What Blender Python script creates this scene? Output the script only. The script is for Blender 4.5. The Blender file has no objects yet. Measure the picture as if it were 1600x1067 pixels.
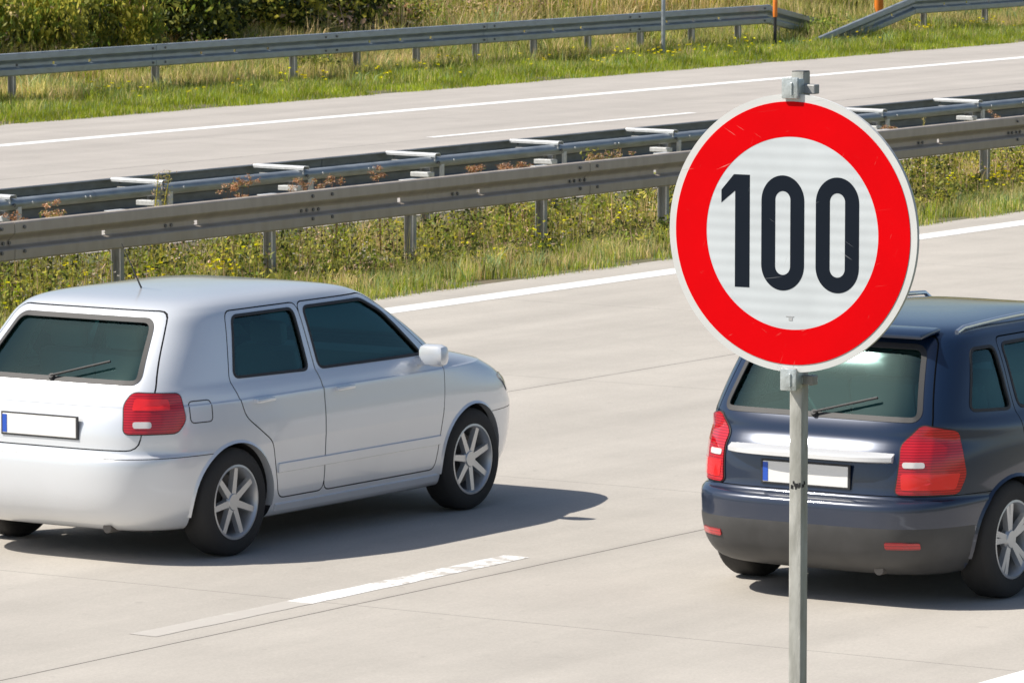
import bpy, bmesh, math, random
import numpy as np
from mathutils import Vector, Matrix
from mathutils.bvhtree import BVHTree
from mathutils.interpolate import poly_3d_calc
R = math.radians
random.seed(7); rng = np.random.default_rng(7)
C = bpy.context.scene.collection
SC = bpy.context.scene

# ---------------------------------------------------------------- camera
cam_d = bpy.data.cameras.new('camera'); cam = bpy.data.objects.new('camera', cam_d); C.objects.link(cam)
cam.location = (0, 0, 4.3)
cam_d.sensor_width = 36; cam_d.lens = 8600 / 1600 * 36
cam.rotation_euler = (R(90 - 5.747), 0, R(33.394 - 90))
cam_d.clip_start = 0.5; cam_d.clip_end = 5000
cam_d.dof.use_dof = True; cam_d.dof.focus_distance = 15.0; cam_d.dof.aperture_fstop = 64
SC.camera = cam
# ---------------------------------------------------------------- light
TO_SUN = Vector((-0.55, 0.66, 1.0)).normalized()
elev = math.asin(TO_SUN.z); rot = math.atan2(TO_SUN.x, TO_SUN.y)
W = bpy.data.worlds.new('World'); SC.world = W; W.use_nodes = True
nt = W.node_tree; bg = nt.nodes['Background']
sky = nt.nodes.new('ShaderNodeTexSky'); sky.sky_type = 'NISHITA'; sky.sun_disc = False
sky.sun_elevation = elev; sky.sun_rotation = rot; sky.air_density = 1.0; sky.dust_density = 1.5
nt.links.new(sky.outputs[0], bg.inputs[0]); bg.inputs[1].default_value = 0.075
sd = bpy.data.lights.new('sun', 'SUN'); sd.energy = 4.3; sd.angle = R(0.53); sd.color = (1, .94, .84)
sun = bpy.data.objects.new('sun', sd); C.objects.link(sun); sun.rotation_euler = TO_SUN.to_track_quat('Z', 'Y').to_euler()
SC.view_settings.view_transform = 'Standard'; SC.view_settings.look = 'None'
SC.view_settings.exposure = 0.5; SC.view_settings.gamma = 1.0

# ---------------------------------------------------------------- helpers
def tag(o, label=None, cat=None, group=None, kind=None):
    if label: o['label'] = label
    if cat: o['category'] = cat
    if group: o['group'] = group
    if kind: o['kind'] = kind
    return o
def empty(name, loc=(0, 0, 0), rz=0.0):
    o = bpy.data.objects.new(name, None); C.objects.link(o); o.location = loc; o.rotation_euler = (0, 0, rz)
    o.empty_display_size = .2
    return o
def link(name, me, mats, parent=None, smooth=False):
    for m in (mats if isinstance(mats, (list, tuple)) else [mats]): me.materials.append(m)
    o = bpy.data.objects.new(name, me); C.objects.link(o)
    if parent is not None: o.parent = parent
    if smooth: me.polygons.foreach_set('use_smooth', [True] * len(me.polygons))
    return o
def pyobj(name, vs, fs, mats, parent=None, smooth=False, idx=None):
    me = bpy.data.meshes.new(name); me.from_pydata([tuple(v) for v in vs], [], fs)
    if idx is not None: me.polygons.foreach_set('material_index', idx)
    me.update()
    return link(name, me, mats, parent, smooth)
def tris_obj(name, V, T, mats, idx=None, parent=None):
    me = bpy.data.meshes.new(name); V = np.asarray(V, np.float32); T = np.asarray(T, np.int32)
    me.vertices.add(len(V)); me.vertices.foreach_set('co', V.ravel())
    me.loops.add(T.size); me.loops.foreach_set('vertex_index', T.ravel())
    me.polygons.add(len(T)); me.polygons.foreach_set('loop_start', np.arange(0, T.size, 3, dtype=np.int32))
    if idx is not None: me.polygons.foreach_set('material_index', np.asarray(idx, np.int32))
    me.update(calc_edges=True); me.validate()
    return link(name, me, mats, parent)
class MB:
    def __init__(s): s.v = []; s.f = []
    def add(s, vs, fs):
        b = len(s.v); s.v += [tuple(v) for v in vs]; s.f += [tuple(i + b for i in f) for f in fs]; return s
    def box(s, c, d, bev=0.0, M=None):
        x, y, z = [k / 2 for k in d]
        bm = bmesh.new(); bmesh.ops.create_cube(bm, size=1.0)
        for v in bm.verts: v.co = Vector((v.co.x * 2 * x, v.co.y * 2 * y, v.co.z * 2 * z))
        if bev: bmesh.ops.bevel(bm, geom=bm.edges[:], offset=bev, segments=2, affect='EDGES', profile=.5)
        bm.verts.index_update()
        vs = [((M @ v.co) if M else v.co) + Vector(c) for v in bm.verts]; fs = [[v.index for v in f.verts] for f in bm.faces]
        bm.free(); return s.add(vs, fs)
    def tube(s, pts, rad, n=10, cap=True):
        pts = [Vector(p) for p in pts]; rr = rad if isinstance(rad, (list, tuple)) else [rad] * len(pts)
        vs = []; fs = []
        for i, p in enumerate(pts):
            d = (pts[min(i + 1, len(pts) - 1)] - pts[max(i - 1, 0)]).normalized()
            a = d.orthogonal().normalized() if i == 0 else (a - d * a.dot(d)).normalized()
            b = d.cross(a)
            for k in range(n):
                t = 2 * math.pi * k / n; vs.append(p + (a * math.cos(t) + b * math.sin(t)) * rr[i])
        for i in range(len(pts) - 1):
            for k in range(n): fs.append((i*n+k, i*n+(k+1) % n, (i+1)*n+(k+1) % n, (i+1)*n+k))
        if cap: fs += [tuple(range(n))[::-1], tuple(range((len(pts)-1)*n, len(pts)*n))]
        return s.add(vs, fs)
    def lathe_y(s, prof, n=40, cy=0.0):        # prof (radius, y) closed loop round the Y axis
        m = len(prof); vs = []; fs = []
        for k in range(n):
            t = 2 * math.pi * k / n
            for r_, y in prof: vs.append((r_ * math.cos(t), y + cy, r_ * math.sin(t)))
        for k in range(n):
            for j in range(m):
                a, b = k*m+j, k*m+(j+1) % m; c, d = ((k+1) % n)*m+(j+1) % m, ((k+1) % n)*m+j
                fs.append((a, b, c, d))
        return s.add(vs, fs)
    def prism(s, poly, ax, d0, d1):            # polygon in the plane normal to ax
        n = len(poly)
        def P(u, v, w): return {'y': (u, w, v), 'x': (w, u, v), 'z': (u, v, w)}[ax]
        vs = [P(u, v, d0) for u, v in poly] + [P(u, v, d1) for u, v in poly]
        fs = [tuple(range(n))[::-1], tuple(range(n, 2*n))] + [(i, (i+1) % n, (i+1) % n+n, i+n) for i in range(n)]
        return s.add(vs, fs)
    def build(s, name, mats, parent=None, smooth=False, fixn=True):
        me = bpy.data.meshes.new(name); me.from_pydata(s.v, [], s.f)
        if fixn:
            bm = bmesh.new(); bm.from_mesh(me); bmesh.ops.recalc_face_normals(bm, faces=bm.faces[:]); bm.to_mesh(me); bm.free()
        o = link(name, me, mats, parent, smooth)
        if smooth:
            try: me.set_sharp_from_angle(angle=R(35))
            except Exception: pass
        return o

# ---------------------------------------------------------------- materials
def nodes(m): return m.node_tree.nodes, m.node_tree.links
def mat(name, col, rough=.6, metal=0.0, var=0.0, scale=8.0, col2=None, bump=0.0, bscale=60.0, coat=0.0, stretch=(1, 1, 1), spec=.5, rvar=0.0):
    m = bpy.data.materials.new(name); m.use_nodes = True; N, L = nodes(m); b = N['Principled BSDF']
    b.inputs['Base Color'].default_value = (*col, 1); b.inputs['Roughness'].default_value = rough
    b.inputs['Metallic'].default_value = metal; b.inputs['Specular IOR Level'].default_value = spec
    if coat: b.inputs['Coat Weight'].default_value = coat; b.inputs['Coat Roughness'].default_value = .05
    if var or col2 or bump or rvar:
        g = N.new('ShaderNodeNewGeometry'); mp = N.new('ShaderNodeMapping'); mp.inputs['Scale'].default_value = stretch
        L.new(g.outputs['Position'], mp.inputs[0])
        n = N.new('ShaderNodeTexNoise'); n.inputs['Scale'].default_value = scale; n.inputs['Detail'].default_value = 6
        L.new(mp.outputs[0], n.inputs['Vector'])
        if var or col2:
            cr = N.new('ShaderNodeValToRGB'); c2 = col2 or tuple(c * (1 - var) for c in col)
            c1 = col if col2 else tuple(min(1, c * (1 + var)) for c in col)
            cr.color_ramp.elements[0].position = .35; cr.color_ramp.elements[1].position = .65
            cr.color_ramp.elements[0].color = (*c2, 1); cr.color_ramp.elements[1].color = (*c1, 1)
            L.new(n.outputs['Fac'], cr.inputs[0]); L.new(cr.outputs[0], b.inputs['Base Color'])
        if rvar:
            mr = N.new('ShaderNodeMapRange'); mr.inputs[1].default_value = .3; mr.inputs[2].default_value = .7
            mr.inputs[3].default_value = rough - rvar; mr.inputs[4].default_value = rough + rvar
            L.new(n.outputs['Fac'], mr.inputs[0]); L.new(mr.outputs[0], b.inputs['Roughness'])
        if bump:
            n2 = N.new('ShaderNodeTexNoise'); n2.inputs['Scale'].default_value = bscale; n2.inputs['Detail'].default_value = 4
            L.new(mp.outputs[0], n2.inputs['Vector'])
            bp = N.new('ShaderNodeBump'); bp.inputs['Strength'].default_value = bump; bp.inputs['Distance'].default_value = .01
            L.new(n2.outputs['Fac'], bp.inputs['Height']); L.new(bp.outputs[0], b.inputs['Normal'])
    return m
def leafmat(name, col, trans=.35):
    m = bpy.data.materials.new(name); m.use_nodes = True; N, L = nodes(m); b = N['Principled BSDF']
    g = N.new('ShaderNodeNewGeometry'); n = N.new('ShaderNodeTexNoise'); n.inputs['Scale'].default_value = 1.7
    n.inputs['Detail'].default_value = 5
    L.new(g.outputs['Position'], n.inputs['Vector'])
    cr = N.new('ShaderNodeValToRGB'); cr.color_ramp.elements[0].position = .35; cr.color_ramp.elements[1].position = .68
    cr.color_ramp.elements[0].color = (*[c * .7 for c in col], 1); cr.color_ramp.elements[1].color = (*[min(1, c * 1.3) for c in col], 1)
    L.new(n.outputs['Fac'], cr.inputs[0]); L.new(cr.outputs[0], b.inputs['Base Color'])
    b.inputs['Roughness'].default_value = .55; b.inputs['Specular IOR Level'].default_value = .3
    t = N.new('ShaderNodeBsdfTranslucent'); L.new(cr.outputs[0], t.inputs[0])
    mx = N.new('ShaderNodeMixShader'); mx.inputs[0].default_value = trans
    L.new(b.outputs[0], mx.inputs[1]); L.new(t.outputs[0], mx.inputs[2]); L.new(mx.outputs[0], N['Material Output'].inputs[0])
    return m

def concrete_mat(name, base, joints, tj, tracks=()):
    m = bpy.data.materials.new(name); m.use_nodes = True; N, L = nodes(m); b = N['Principled BSDF']
    g = N.new('ShaderNodeNewGeometry'); P = g.outputs['Position']
    def noise(sc, det=5, st=(1, 1, 1), ro=.55):
        mp = N.new('ShaderNodeMapping'); mp.inputs['Scale'].default_value = st; L.new(P, mp.inputs[0])
        n = N.new('ShaderNodeTexNoise'); n.inputs['Scale'].default_value = sc; n.inputs['Detail'].default_value = det
        n.inputs['Roughness'].default_value = ro
        L.new(mp.outputs[0], n.inputs['Vector']); return n.outputs['Fac']
    def ramp(f, lo, hi, a, c):
        r = N.new('ShaderNodeMapRange'); r.inputs[1].default_value = lo; r.inputs[2].default_value = hi
        r.inputs[3].default_value = a; r.inputs[4].default_value = c; L.new(f, r.inputs[0]); return r.outputs[0]
    def mth(op, a, c):
        q = N.new('ShaderNodeMath'); q.operation = op
        for i, k in enumerate((a, c)):
            if isinstance(k, (int, float)): q.inputs[i].default_value = k
            else: L.new(k, q.inputs[i])
        return q.outputs[0]
    f = ramp(noise(1.3, 6), .3, .7, .93, 1.05)
    f = mth('MULTIPLY', f, ramp(noise(.9, 6, (.12, 1.6, 1)), .3, .7, .90, 1.06))     # streaks along the lane
    f = mth('MULTIPLY', f, ramp(noise(55, 3, ro=.7), .25, .75, .90, 1.10))           # grain
    f = mth('MULTIPLY', f, ramp(noise(16, 4, ro=.7), .3, .7, .965, 1.03))
    f = mth('MULTIPLY', f, ramp(noise(140, 1), .70, .76, 1.0, .72))                  # dark aggregate specks
    f = mth('MULTIPLY', f, ramp(noise(6, 5), .66, .74, 1.0, .88))                    # small stains
    sx = N.new('ShaderNodeSeparateXYZ'); L.new(P, sx.inputs[0]); X, Y = sx.outputs[0], sx.outputs[1]
    wob = mth('MULTIPLY', mth('SUBTRACT', noise(3, 4), .5), .012)
    for jy in joints:
        d = mth('ABSOLUTE', mth('SUBTRACT', mth('ADD', Y, wob), jy), 0)
        f = mth('MULTIPLY', f, ramp(d, .005, .010, .33, 1.0))
        f = mth('MULTIPLY', f, ramp(d, .0, .12, .95, 1.0))
    dx = mth('ABSOLUTE', mth('SUBTRACT', mth('MODULO', mth('ADD', X, 1000.0 - tj), 5.0), 2.5), 0)
    f = mth('MULTIPLY', f, ramp(dx, .004, .008, .62, 1.0))
    trk = noise(1.1, 5, (.25, 2.2, 1))
    for ly in tracks:
        for dy, wd, k in ((-.78, .34, .93), (.78, .34, .93), (0, .45, .955)):
            d = mth('ABSOLUTE', mth('SUBTRACT', Y, ly + dy), 0)
            a = mth('MULTIPLY', ramp(d, 0, wd, 1, 0), ramp(trk, .3, .65, 0, 1)); f = mth('MULTIPLY', f, ramp(a, 0, 1, 1.0, k))
    f = mth('MULTIPLY', f, ramp(noise(2.2, 8, (1, 1, 1), .75), .64, .70, 1.0, .90))
    vm = N.new('ShaderNodeVectorMath'); vm.operation = 'SCALE'; vm.inputs[0].default_value = base
    L.new(f, vm.inputs['Scale']); L.new(vm.outputs[0], b.inputs['Base Color'])
    b.inputs['Roughness'].default_value = .88; b.inputs['Specular IOR Level'].default_value = .35
    bp = N.new('ShaderNodeBump'); bp.inputs['Strength'].default_value = .35; bp.inputs['Distance'].default_value = .004
    L.new(noise(90, 3, ro=.7), bp.inputs['Height']); L.new(bp.outputs[0], b.inputs['Normal'])
    return m
M_conc = concrete_mat('concrete', (.445, .415, .375), (16.57, 21.57), 1.1, (14.65, 19.1, 23.6))
M_conc2 = concrete_mat('concrete_far', (.425, .395, .365), (34.6, 38.0), 2.0, (36.4, 39.8))

def paint_mat(name, worn):
    m = bpy.data.materials.new(name); m.use_nodes = True; N, L = nodes(m); b = N['Principled BSDF']
    g = N.new('ShaderNodeNewGeometry'); n = N.new('ShaderNodeTexNoise'); n.inputs['Scale'].default_value = 9 if worn > .5 else 24
    n.inputs['Detail'].default_value = 8; n.inputs['Roughness'].default_value = .7; L.new(g.outputs['Position'], n.inputs['Vector'])
    r = N.new('ShaderNodeMapRange'); L.new(n.outputs['Fac'], r.inputs[0])
    c = .25 + .5 * worn
    r.inputs[1].default_value = c - .07; r.inputs[2].default_value = c + .02
    mx = N.new('ShaderNodeMixRGB'); L.new(r.outputs[0], mx.inputs[0])
    mx.inputs[1].default_value = (.50, .47, .43, 1) if worn > .3 else (.62, .60, .57, 1)
    mx.inputs[2].default_value = (.82, .82, .81, 1) if worn < .6 else (.54, .52, .475, 1)
    L.new(mx.outputs[0], b.inputs['Base Color']); b.inputs['Roughness'].default_value = .6
    return m
M_paint = paint_mat('road_paint', .1); M_paint_worn = paint_mat('worn_road_paint', .52); M_paint_ghost = paint_mat('faded_road_paint', .72)
M_soil = mat('soil', (.16, .13, .085), .95, col2=(.10, .115, .045), scale=2.5, bump=.6, bscale=25)
M_gravel = mat('gravel', (.42, .39, .34), .95, col2=(.22, .20, .17), scale=22, bump=1.0, bscale=40)
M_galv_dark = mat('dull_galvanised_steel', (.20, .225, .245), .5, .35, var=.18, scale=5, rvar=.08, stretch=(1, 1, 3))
M_galv = mat('galvanised_steel', (.33, .365, .39), .45, .5, var=.14, scale=5, rvar=.08, bump=.05, bscale=12, stretch=(1, 1, 3))
M_galv_dirty = mat('dirty_galvanised_steel', (.45, .395, .335), .55, .25, col2=(.38, .33, .275), scale=5, stretch=(2, 1, .6), rvar=.08)
M_galv_bright = mat('bright_galvanised_steel', (.66, .67, .67), .45, .35, var=.1, scale=20)
M_post = mat('post_steel', (.44, .45, .45), .55, .4, col2=(.30, .29, .27), scale=12, stretch=(1, 1, .3))
M_bolt = mat('bolt_steel', (.16, .16, .16), .5, .5)
M_polegalv = mat('sign_pole_steel', (.52, .52, .49), .55, .3, col2=(.36, .36, .33), scale=30, stretch=(1, 1, .35), rvar=.08, bump=.12, bscale=120)
M_clamp = mat('clamp_zinc', (.58, .63, .64), .38, .45, col2=(.42, .46, .46), scale=45, bump=.15, bscale=150)
M_black = mat('black_rubber', (.02, .02, .022), .7)
M_orange = mat('orange_plastic', (.85, .24, .03), .5, var=.1)
M_blackpl = mat('black_plastic', (.03, .03, .035), .45)

# ---------------------------------------------------------------- ground
GP = [(-400, -.02), (8.9, -.02), (9.2, -.03), (26.2, -.03), (26.5, .005), (27.2, -.03), (28.4, -.10), (30.4, -.09), (31.2, .0), (31.35, -.03), (44.1, -.03), (44.4, .02),
      (46, .04), (48, .10), (50, .30), (53, .85), (56, 1.7), (62, 3.0), (75, 5.0), (100, 6.5), (2500, 8.0)]
gpy = np.array([p[0] for p in GP], float); gpz = np.array([p[1] for p in GP], float)
def gh(y): return np.interp(y, gpy, gpz)
xs = [-400, -100, -20, 0, 20, 40, 60, 80, 100, 130, 200, 500, 2500]
vs = [(x, y, z) for x in xs for y, z in GP]; n = len(GP)
fs = [(i*n+j, (i+1)*n+j, (i+1)*n+j+1, i*n+j+1) for i in range(len(xs)-1) for j in range(n-1)]
tag(pyobj('ground', vs, fs, M_soil), kind='structure')
def sheet(name, x0, x1, y0, y1, z, m, parent=None, thick=.03):
    mb = MB(); mb.add([(x0, y0, z), (x1, y0, z), (x1, y1, z), (x0, y1, z), (x0, y0, z-thick*2), (x1, y0, z-thick*2), (x1, y1, z-thick*2), (x0, y1, z-thick*2)],
                      [(0, 1, 2, 3), (0, 4, 5, 1), (1, 5, 6, 2), (2, 6, 7, 3), (3, 7, 4, 0)])
    return mb.build(name, m, parent, fixn=False)
tag(sheet('near_carriageway', -300, 1500, 9.0, 26.45, 0, M_conc), kind='structure')
tag(sheet('far_carriageway', -300, 1500, 31.3, 44.22, 0, M_conc2), kind='structure')
tag(sheet('median_gravel', -300, 1500, 28.75, 30.4, -.075, M_gravel, thick=.004), kind='structure')
def marking(name, x0, x1, y0, y1, m=None, z=.002):
    n = max(1, int((x1 - x0) / .12)) if x1 - x0 < 12 else 1
    vs = []; fs = []
    for i in range(n + 1):
        x = x0 + (x1 - x0) * i / n; e = .006 if n > 1 else 0
        vs += [(x, y0 + random.uniform(-e, e), z), (x, y1 + random.uniform(-e, e), z)]
    fs = [(2*i, 2*i+2, 2*i+3, 2*i+1) for i in range(n)]
    return tag(pyobj(name, vs, fs, m or M_paint), kind='structure')
marking('edge_line_marking', -200, 900, 12.28, 12.58)
marking('edge_line_marking', -200, 900, 25.60, 25.90)
marking('edge_line_marking', -200, 1200, 41.50, 41.78)
marking('edge_line_marking', -200, 1200, 31.95, 32.25)
marking('lane_line_marking', 22.15, 23.52, 16.77, 16.94, M_paint_ghost)
marking('lane_line_marking', 23.52, 24.30, 16.77, 16.94)
marking('lane_line_marking', 24.30, 25.62, 16.77, 16.94, M_paint_worn)
for x in (3.6, 39.6, 57.6): marking('lane_line_marking', x, x + 6, 16.77, 16.93)
for x in (10, 25.4, 52.0, 70): marking('lane_line_marking', x, x + 4.2, 21.72, 21.87)
for x in (38.0, 56.1, 74.1, 92.1): marking('lane_line_marking', x, x + 6.2, 38.12, 38.26)
for x in (38.0, 56.1, 74.1, 92.1): marking('lane_line_marking', x, x + 6.2, 34.72, 34.86)

# ---------------------------------------------------------------- guardrails
PROF = [(.015, .300), (.030, .310), (.072, .305), (.080, .295), (.083, .222), (.074, .210), (.024, .176), (.015, .160), (.015, .124), (.022, .116),
        (.074, .100), (.083, .090), (.080, .018), (.072, .006), (.030, .000), (.015, .010)]
def wbeam(name, P0, P1, out, m, parent, holes=(), proud=0.0, sc=1.0):
    """W-profile sheet swept from P0 to P1 (bottom line), facing 'out' (+-1 in Y); holes = distances along it"""
    P0 = Vector(P0); P1 = Vector(P1); d = P1 - P0; Ln = d.length; dx = d.normalized()
    side = Vector((-dx.y, dx.x, 0)).normalized() * out; up = Vector((0, 0, 1))
    prof = [(a + proud, z) for a, z in PROF]
    th = .004; inner = [(a - th, z) for a, z in prof][::-1]; loop = prof + inner
    cuts = [0.0]
    for h in holes: cuts += [h, h + .05]
    cuts += [Ln]; k = len(loop); vs = []; fs = []; np_ = len(prof)
    for c in cuts:
        for a, z in loop: vs.append(P0 + dx * c + side * a + up * z * sc)
    holeseg = {2 * i + 1 for i in range(len(holes))}
    for i in range(len(cuts) - 1):
        for j in range(k):
            if i in holeseg and (j in (7,) or j == k - 2 - 7): continue
            fs.append((i*k+j, i*k+(j+1) % k, (i+1)*k+(j+1) % k, (i+1)*k+j))
    for e in (0, len(cuts) - 1):
        for j in range(np_ - 1):
            a, b = e*k+j, e*k+j+1; c, dd = e*k+k-2-j, e*k+k-1-j; fs.append((a, b, c, dd))
    return MB().add(vs, fs).build(name, m, parent)
def cpost(x, y, z0, z1, m, parent, wy=.10, wx=.055, t=.006):
    poly = [(x-wx/2, y-wy/2), (x+wx/2, y-wy/2), (x+wx/2, y+wy/2), (x-wx/2, y+wy/2), (x-wx/2, y+wy/2-.0+0), (x-wx/2, y+wy/2-t),
            (x+wx/2-t, y+wy/2-t), (x+wx/2-t, y-wy/2+t), (x-wx/2, y-wy/2+t)]
    poly.pop(4)
    return MB().prism(poly, 'z', z0, z1).build('post', m, parent)
BME = {}
def bolts(name, pts, out, m, parent, r=.014, h=.012):      # one object per bolt, shared mesh
    k = (out, m.name, r, h)
    for x, y, z in pts:
        if k not in BME: o = MB().tube([(0, 0, 0), (0, out * h, 0)], r, 8).build(name, m, parent); BME[k] = o.data
        else: o = bpy.data.objects.new(name, BME[k]); C.objects.link(o); o.parent = parent
        o.location = (x, y, z)

# near median barrier
YN = 28.385
nb = tag(empty('guardrail', (39.3, YN, 0)), 'brownish weathered steel guardrail along the near carriageway, posts standing in the weeds', 'guardrail')
PX = [39.3 + 2.2 * k for k in range(-6, 14)]
for x in PX: cpost(x - 39.3, .09, -.25, .70, M_post, nb)
J = [39.93 + 4.4 * k for k in range(-3, 6)]
for i in range(len(J) - 1):
    x0, x1 = J[i] - 39.3 - .04, J[i+1] - 39.3 + .04 + .12
    pr = .0 if i % 2 else .005
    wbeam('beam', (x0, 0, .412), (x1, 0, .412), -1, M_galv_dirty, nb, holes=(1.25, 2.55), proud=pr, sc=1.06)
    jx = J[i+1] - 39.3
    bolts('bolt', [(jx - .22, -.087, .69), (jx + .08, -.087, .69), (jx - .22, -.087, .49), (jx + .08, -.087, .49),
                   (jx - .3, -.019, .562), (jx - .22, -.019, .562), (jx - .12, -.019, .562), (jx - .04, -.019, .562),
                   (jx - 2.3, -.019, .562), (jx - 2.22, -.019, .562)], -1, M_bolt, nb, r=.016)
for x in PX:   # flat plates joining the post heads to the top of the beam
    MB().box((x - 39.3 - .02, .08, .725), (.22, .10, .008), .002).build('top_plate', M_galv_bright, nb)
    MB().box((x - 39.3, .04, .60), (.07, .07, .20), .004).build('spacer', M_post, nb)

# far median barrier: beam faces the far carriageway, rounded rail on the near side, spacer bars on top
YF = 30.72
fb = tag(empty('guardrail', (40.0, YF, 0)), 'bluish median guardrail seen from behind, with tubular rail and pale spacer bars on top', 'guardrail')
SX = [40.0 + 2.21 * k for k in range(-6, 17)]
for i in range(-3, 8):
    x0 = 4.42 * i - 1.0; pr = .0 if i % 2 else .005
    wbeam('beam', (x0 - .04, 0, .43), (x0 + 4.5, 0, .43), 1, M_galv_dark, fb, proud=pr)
    # C-shaped rail, rounded face towards the near carriageway
    arc = [(-.50 - .055 * math.cos(R(k)), .655 + .052 * math.sin(R(k))) for k in range(-100, 101, 20)]
    arc = [(-.485, .603)] + arc + [(-.485, .707)]
    inn = [(y + .006, z * .985 + .010) for y, z in arc][::-1]
    MB().prism(arc + inn, 'x', x0 - .02, x0 + 4.41).build('tubular_rail', M_galv, fb, smooth=True)
    bolts('bolt', [(x0 - .09, -.553, .66), (x0 - .16, -.553, .66), (x0 + 1.3, -.553, .66), (x0 + 3.5, -.553, .66)], -1, M_galv_bright, fb, r=.012, h=.008)
for x in SX:
    lx = x - 40.0
    # spacer bar: shallow inverted channel, slightly rounded, with end lips
    sp = MB()
    sec = [(-.05, 0), (-.05, .022), (-.036, .034), (.036, .034), (.05, .022), (.05, 0), (.044, 0), (.044, .020), (.034, .028), (-.034, .028), (-.044, .020), (-.044, 0)]
    v0 = [(lx + a, -.57, .708 + b) for a, b in sec]; v1 = [(lx + a, .02, .712 + b) for a, b in sec]; k = len(sec)
    sp.add(v0 + v1, [(i, (i+1) % k, (i+1) % k + k, i + k) for i in range(k)] + [tuple(range(k)), tuple(range(k, 2*k))])
    sp.build('spacer_bar', M_galv_bright, fb)
    MB().box((lx - .03, -.535, .685), (.012, .05, .04), .002).build('bracket', M_galv_bright, fb)
    MB().box((lx + .12, -.535, .55), (.05, .03, .16), .003).build('bracket', M_galv_bright, fb)
    bolts('bolt', [(lx + .02, -.56, .65), (lx + .06, -.008, .70)], -1, M_bolt, fb, r=.017)
    cpost(lx + .06, -.40, -.25, .69, M_post, fb, wy=.11, wx=.06)
    MB().box((lx - .05, -.42, .535), (.10, .22, .045), .004).build('bracket', M_galv_bright, fb)
    MB().box((lx - .0, -.22, .66), (.06, .36, .012), .002).build('bracket', M_post, fb)

# outer guardrails beyond the far carriageway
YO = 46.35
og = tag(empty('guardrail', (61.6, YO, 0)), 'long grey outer guardrail at top left, its right end bending down into the grass', 'guardrail')
def outer_run(root, ox, xa, xb, posts, first=0):
    n = max(1, round((xb - xa) / 4.2)); st = (xb - xa) / n
    for i in range(n):
        pr = 0 if i % 2 else .005
        wbeam('beam', (xa + st*i - ox, 0, .435), (xa + st*(i+1) + .12 - ox, 0, .435), -1, M_galv, root, holes=(1.1, 1.9, 2.7), proud=pr)
        jx = xa + st * (i + 1) - ox
        bolts('bolt', [(jx - .08, -.087, .69), (jx + .20, -.087, .69), (jx - .08, -.087, .49), (jx + .20, -.087, .49)], -1, M_bolt, root, r=.016)
    for x in posts:
        cpost(x - ox, .09, -.05, .70, M_post, root)
        MB().box((x - ox, .03, .60), (.07, .07, .22), .004).build('spacer', M_bolt, root)
outer_run(og, 61.6, 44.6, 77.8, [48.6, 51.8, 55.0, 58.2, 61.4, 64.7, 66.3, 67.85, 69.45, 71.05, 72.6, 74.15, 75.7, 77.15])
wbeam('beam', (16.2, 0, .435), (20.2, 1.45, .06), -1, M_galv, og); wbeam('beam', (20.1, 1.41, .07), (23.2, 2.55, -.27), -1, M_galv, og)
cpost(17.9, .75, -.05, .50, M_post, og); cpost(20.0, 1.5, -.05, .3, M_post, og)
og2 = tag(empty('guardrail', (82.6, 46.2, 0)), 'grey outer guardrail at top right whose left end slants down to the ground', 'guardrail')
YO = 46.2
outer_run(og2, 82.6, 82.5, 103.0, [83.1, 85.3, 87.4, 89.6, 91.8, 94.0, 96.2, 98.4, 100.6])
wbeam('beam', (-4.4, -.08, -.30), (-.05, 0, .435), -1, M_galv, og2, holes=(2.4, 3.6))
cpost(-1.9, .06, -.05, .38, M_post, og2)

# posts standing by the outer guardrail
st_ = tag(empty('marker_post', (77.6, 46.0, 0)), 'slim marker stake, orange above and black below, standing in front of the bent guardrail', 'marker post')
MB().tube([(0, 0, -.05), (0, 0, .56)], .027, 12).build('lower_stake', M_blackpl, st_, True)
MB().tube([(0, 0, .56), (0, 0, .60), (0, 0, 1.25), (0, 0, 1.28)], [.034, .038, .038, .02], 14).build('orange_sleeve', M_orange, st_, True)
st2 = tag(empty('marker_post', (82.7, 46.95, .05)), 'orange marker with a tapered foot rising from dry grass behind the right guardrail', 'marker post')
MB().tube([(0, 0, -.1), (0, 0, .45)], .026, 12).build('stake', M_blackpl, st2, True)
MB().tube([(0, 0, .40), (0, 0, .48), (0, 0, 1.15), (0, 0, 1.2)], [.05, .078, .08, .03], 16).build('orange_sleeve', M_orange, st2, True)
gp = tag(empty('metal_post', (74.05, 45.95, 0)), 'thin grey steel pole standing upright in front of the top guardrail', 'pole')
MB().tube([(0, 0, -.1), (0, 0, 2.3), (0, 0, 2.32)], [.032, .032, .024], 14).build('pole', M_galv, gp, True)
MB().box((0, -.0, 2.0), (.09, .09, .04), .004).build('collar', M_galv_bright, gp)

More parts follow.
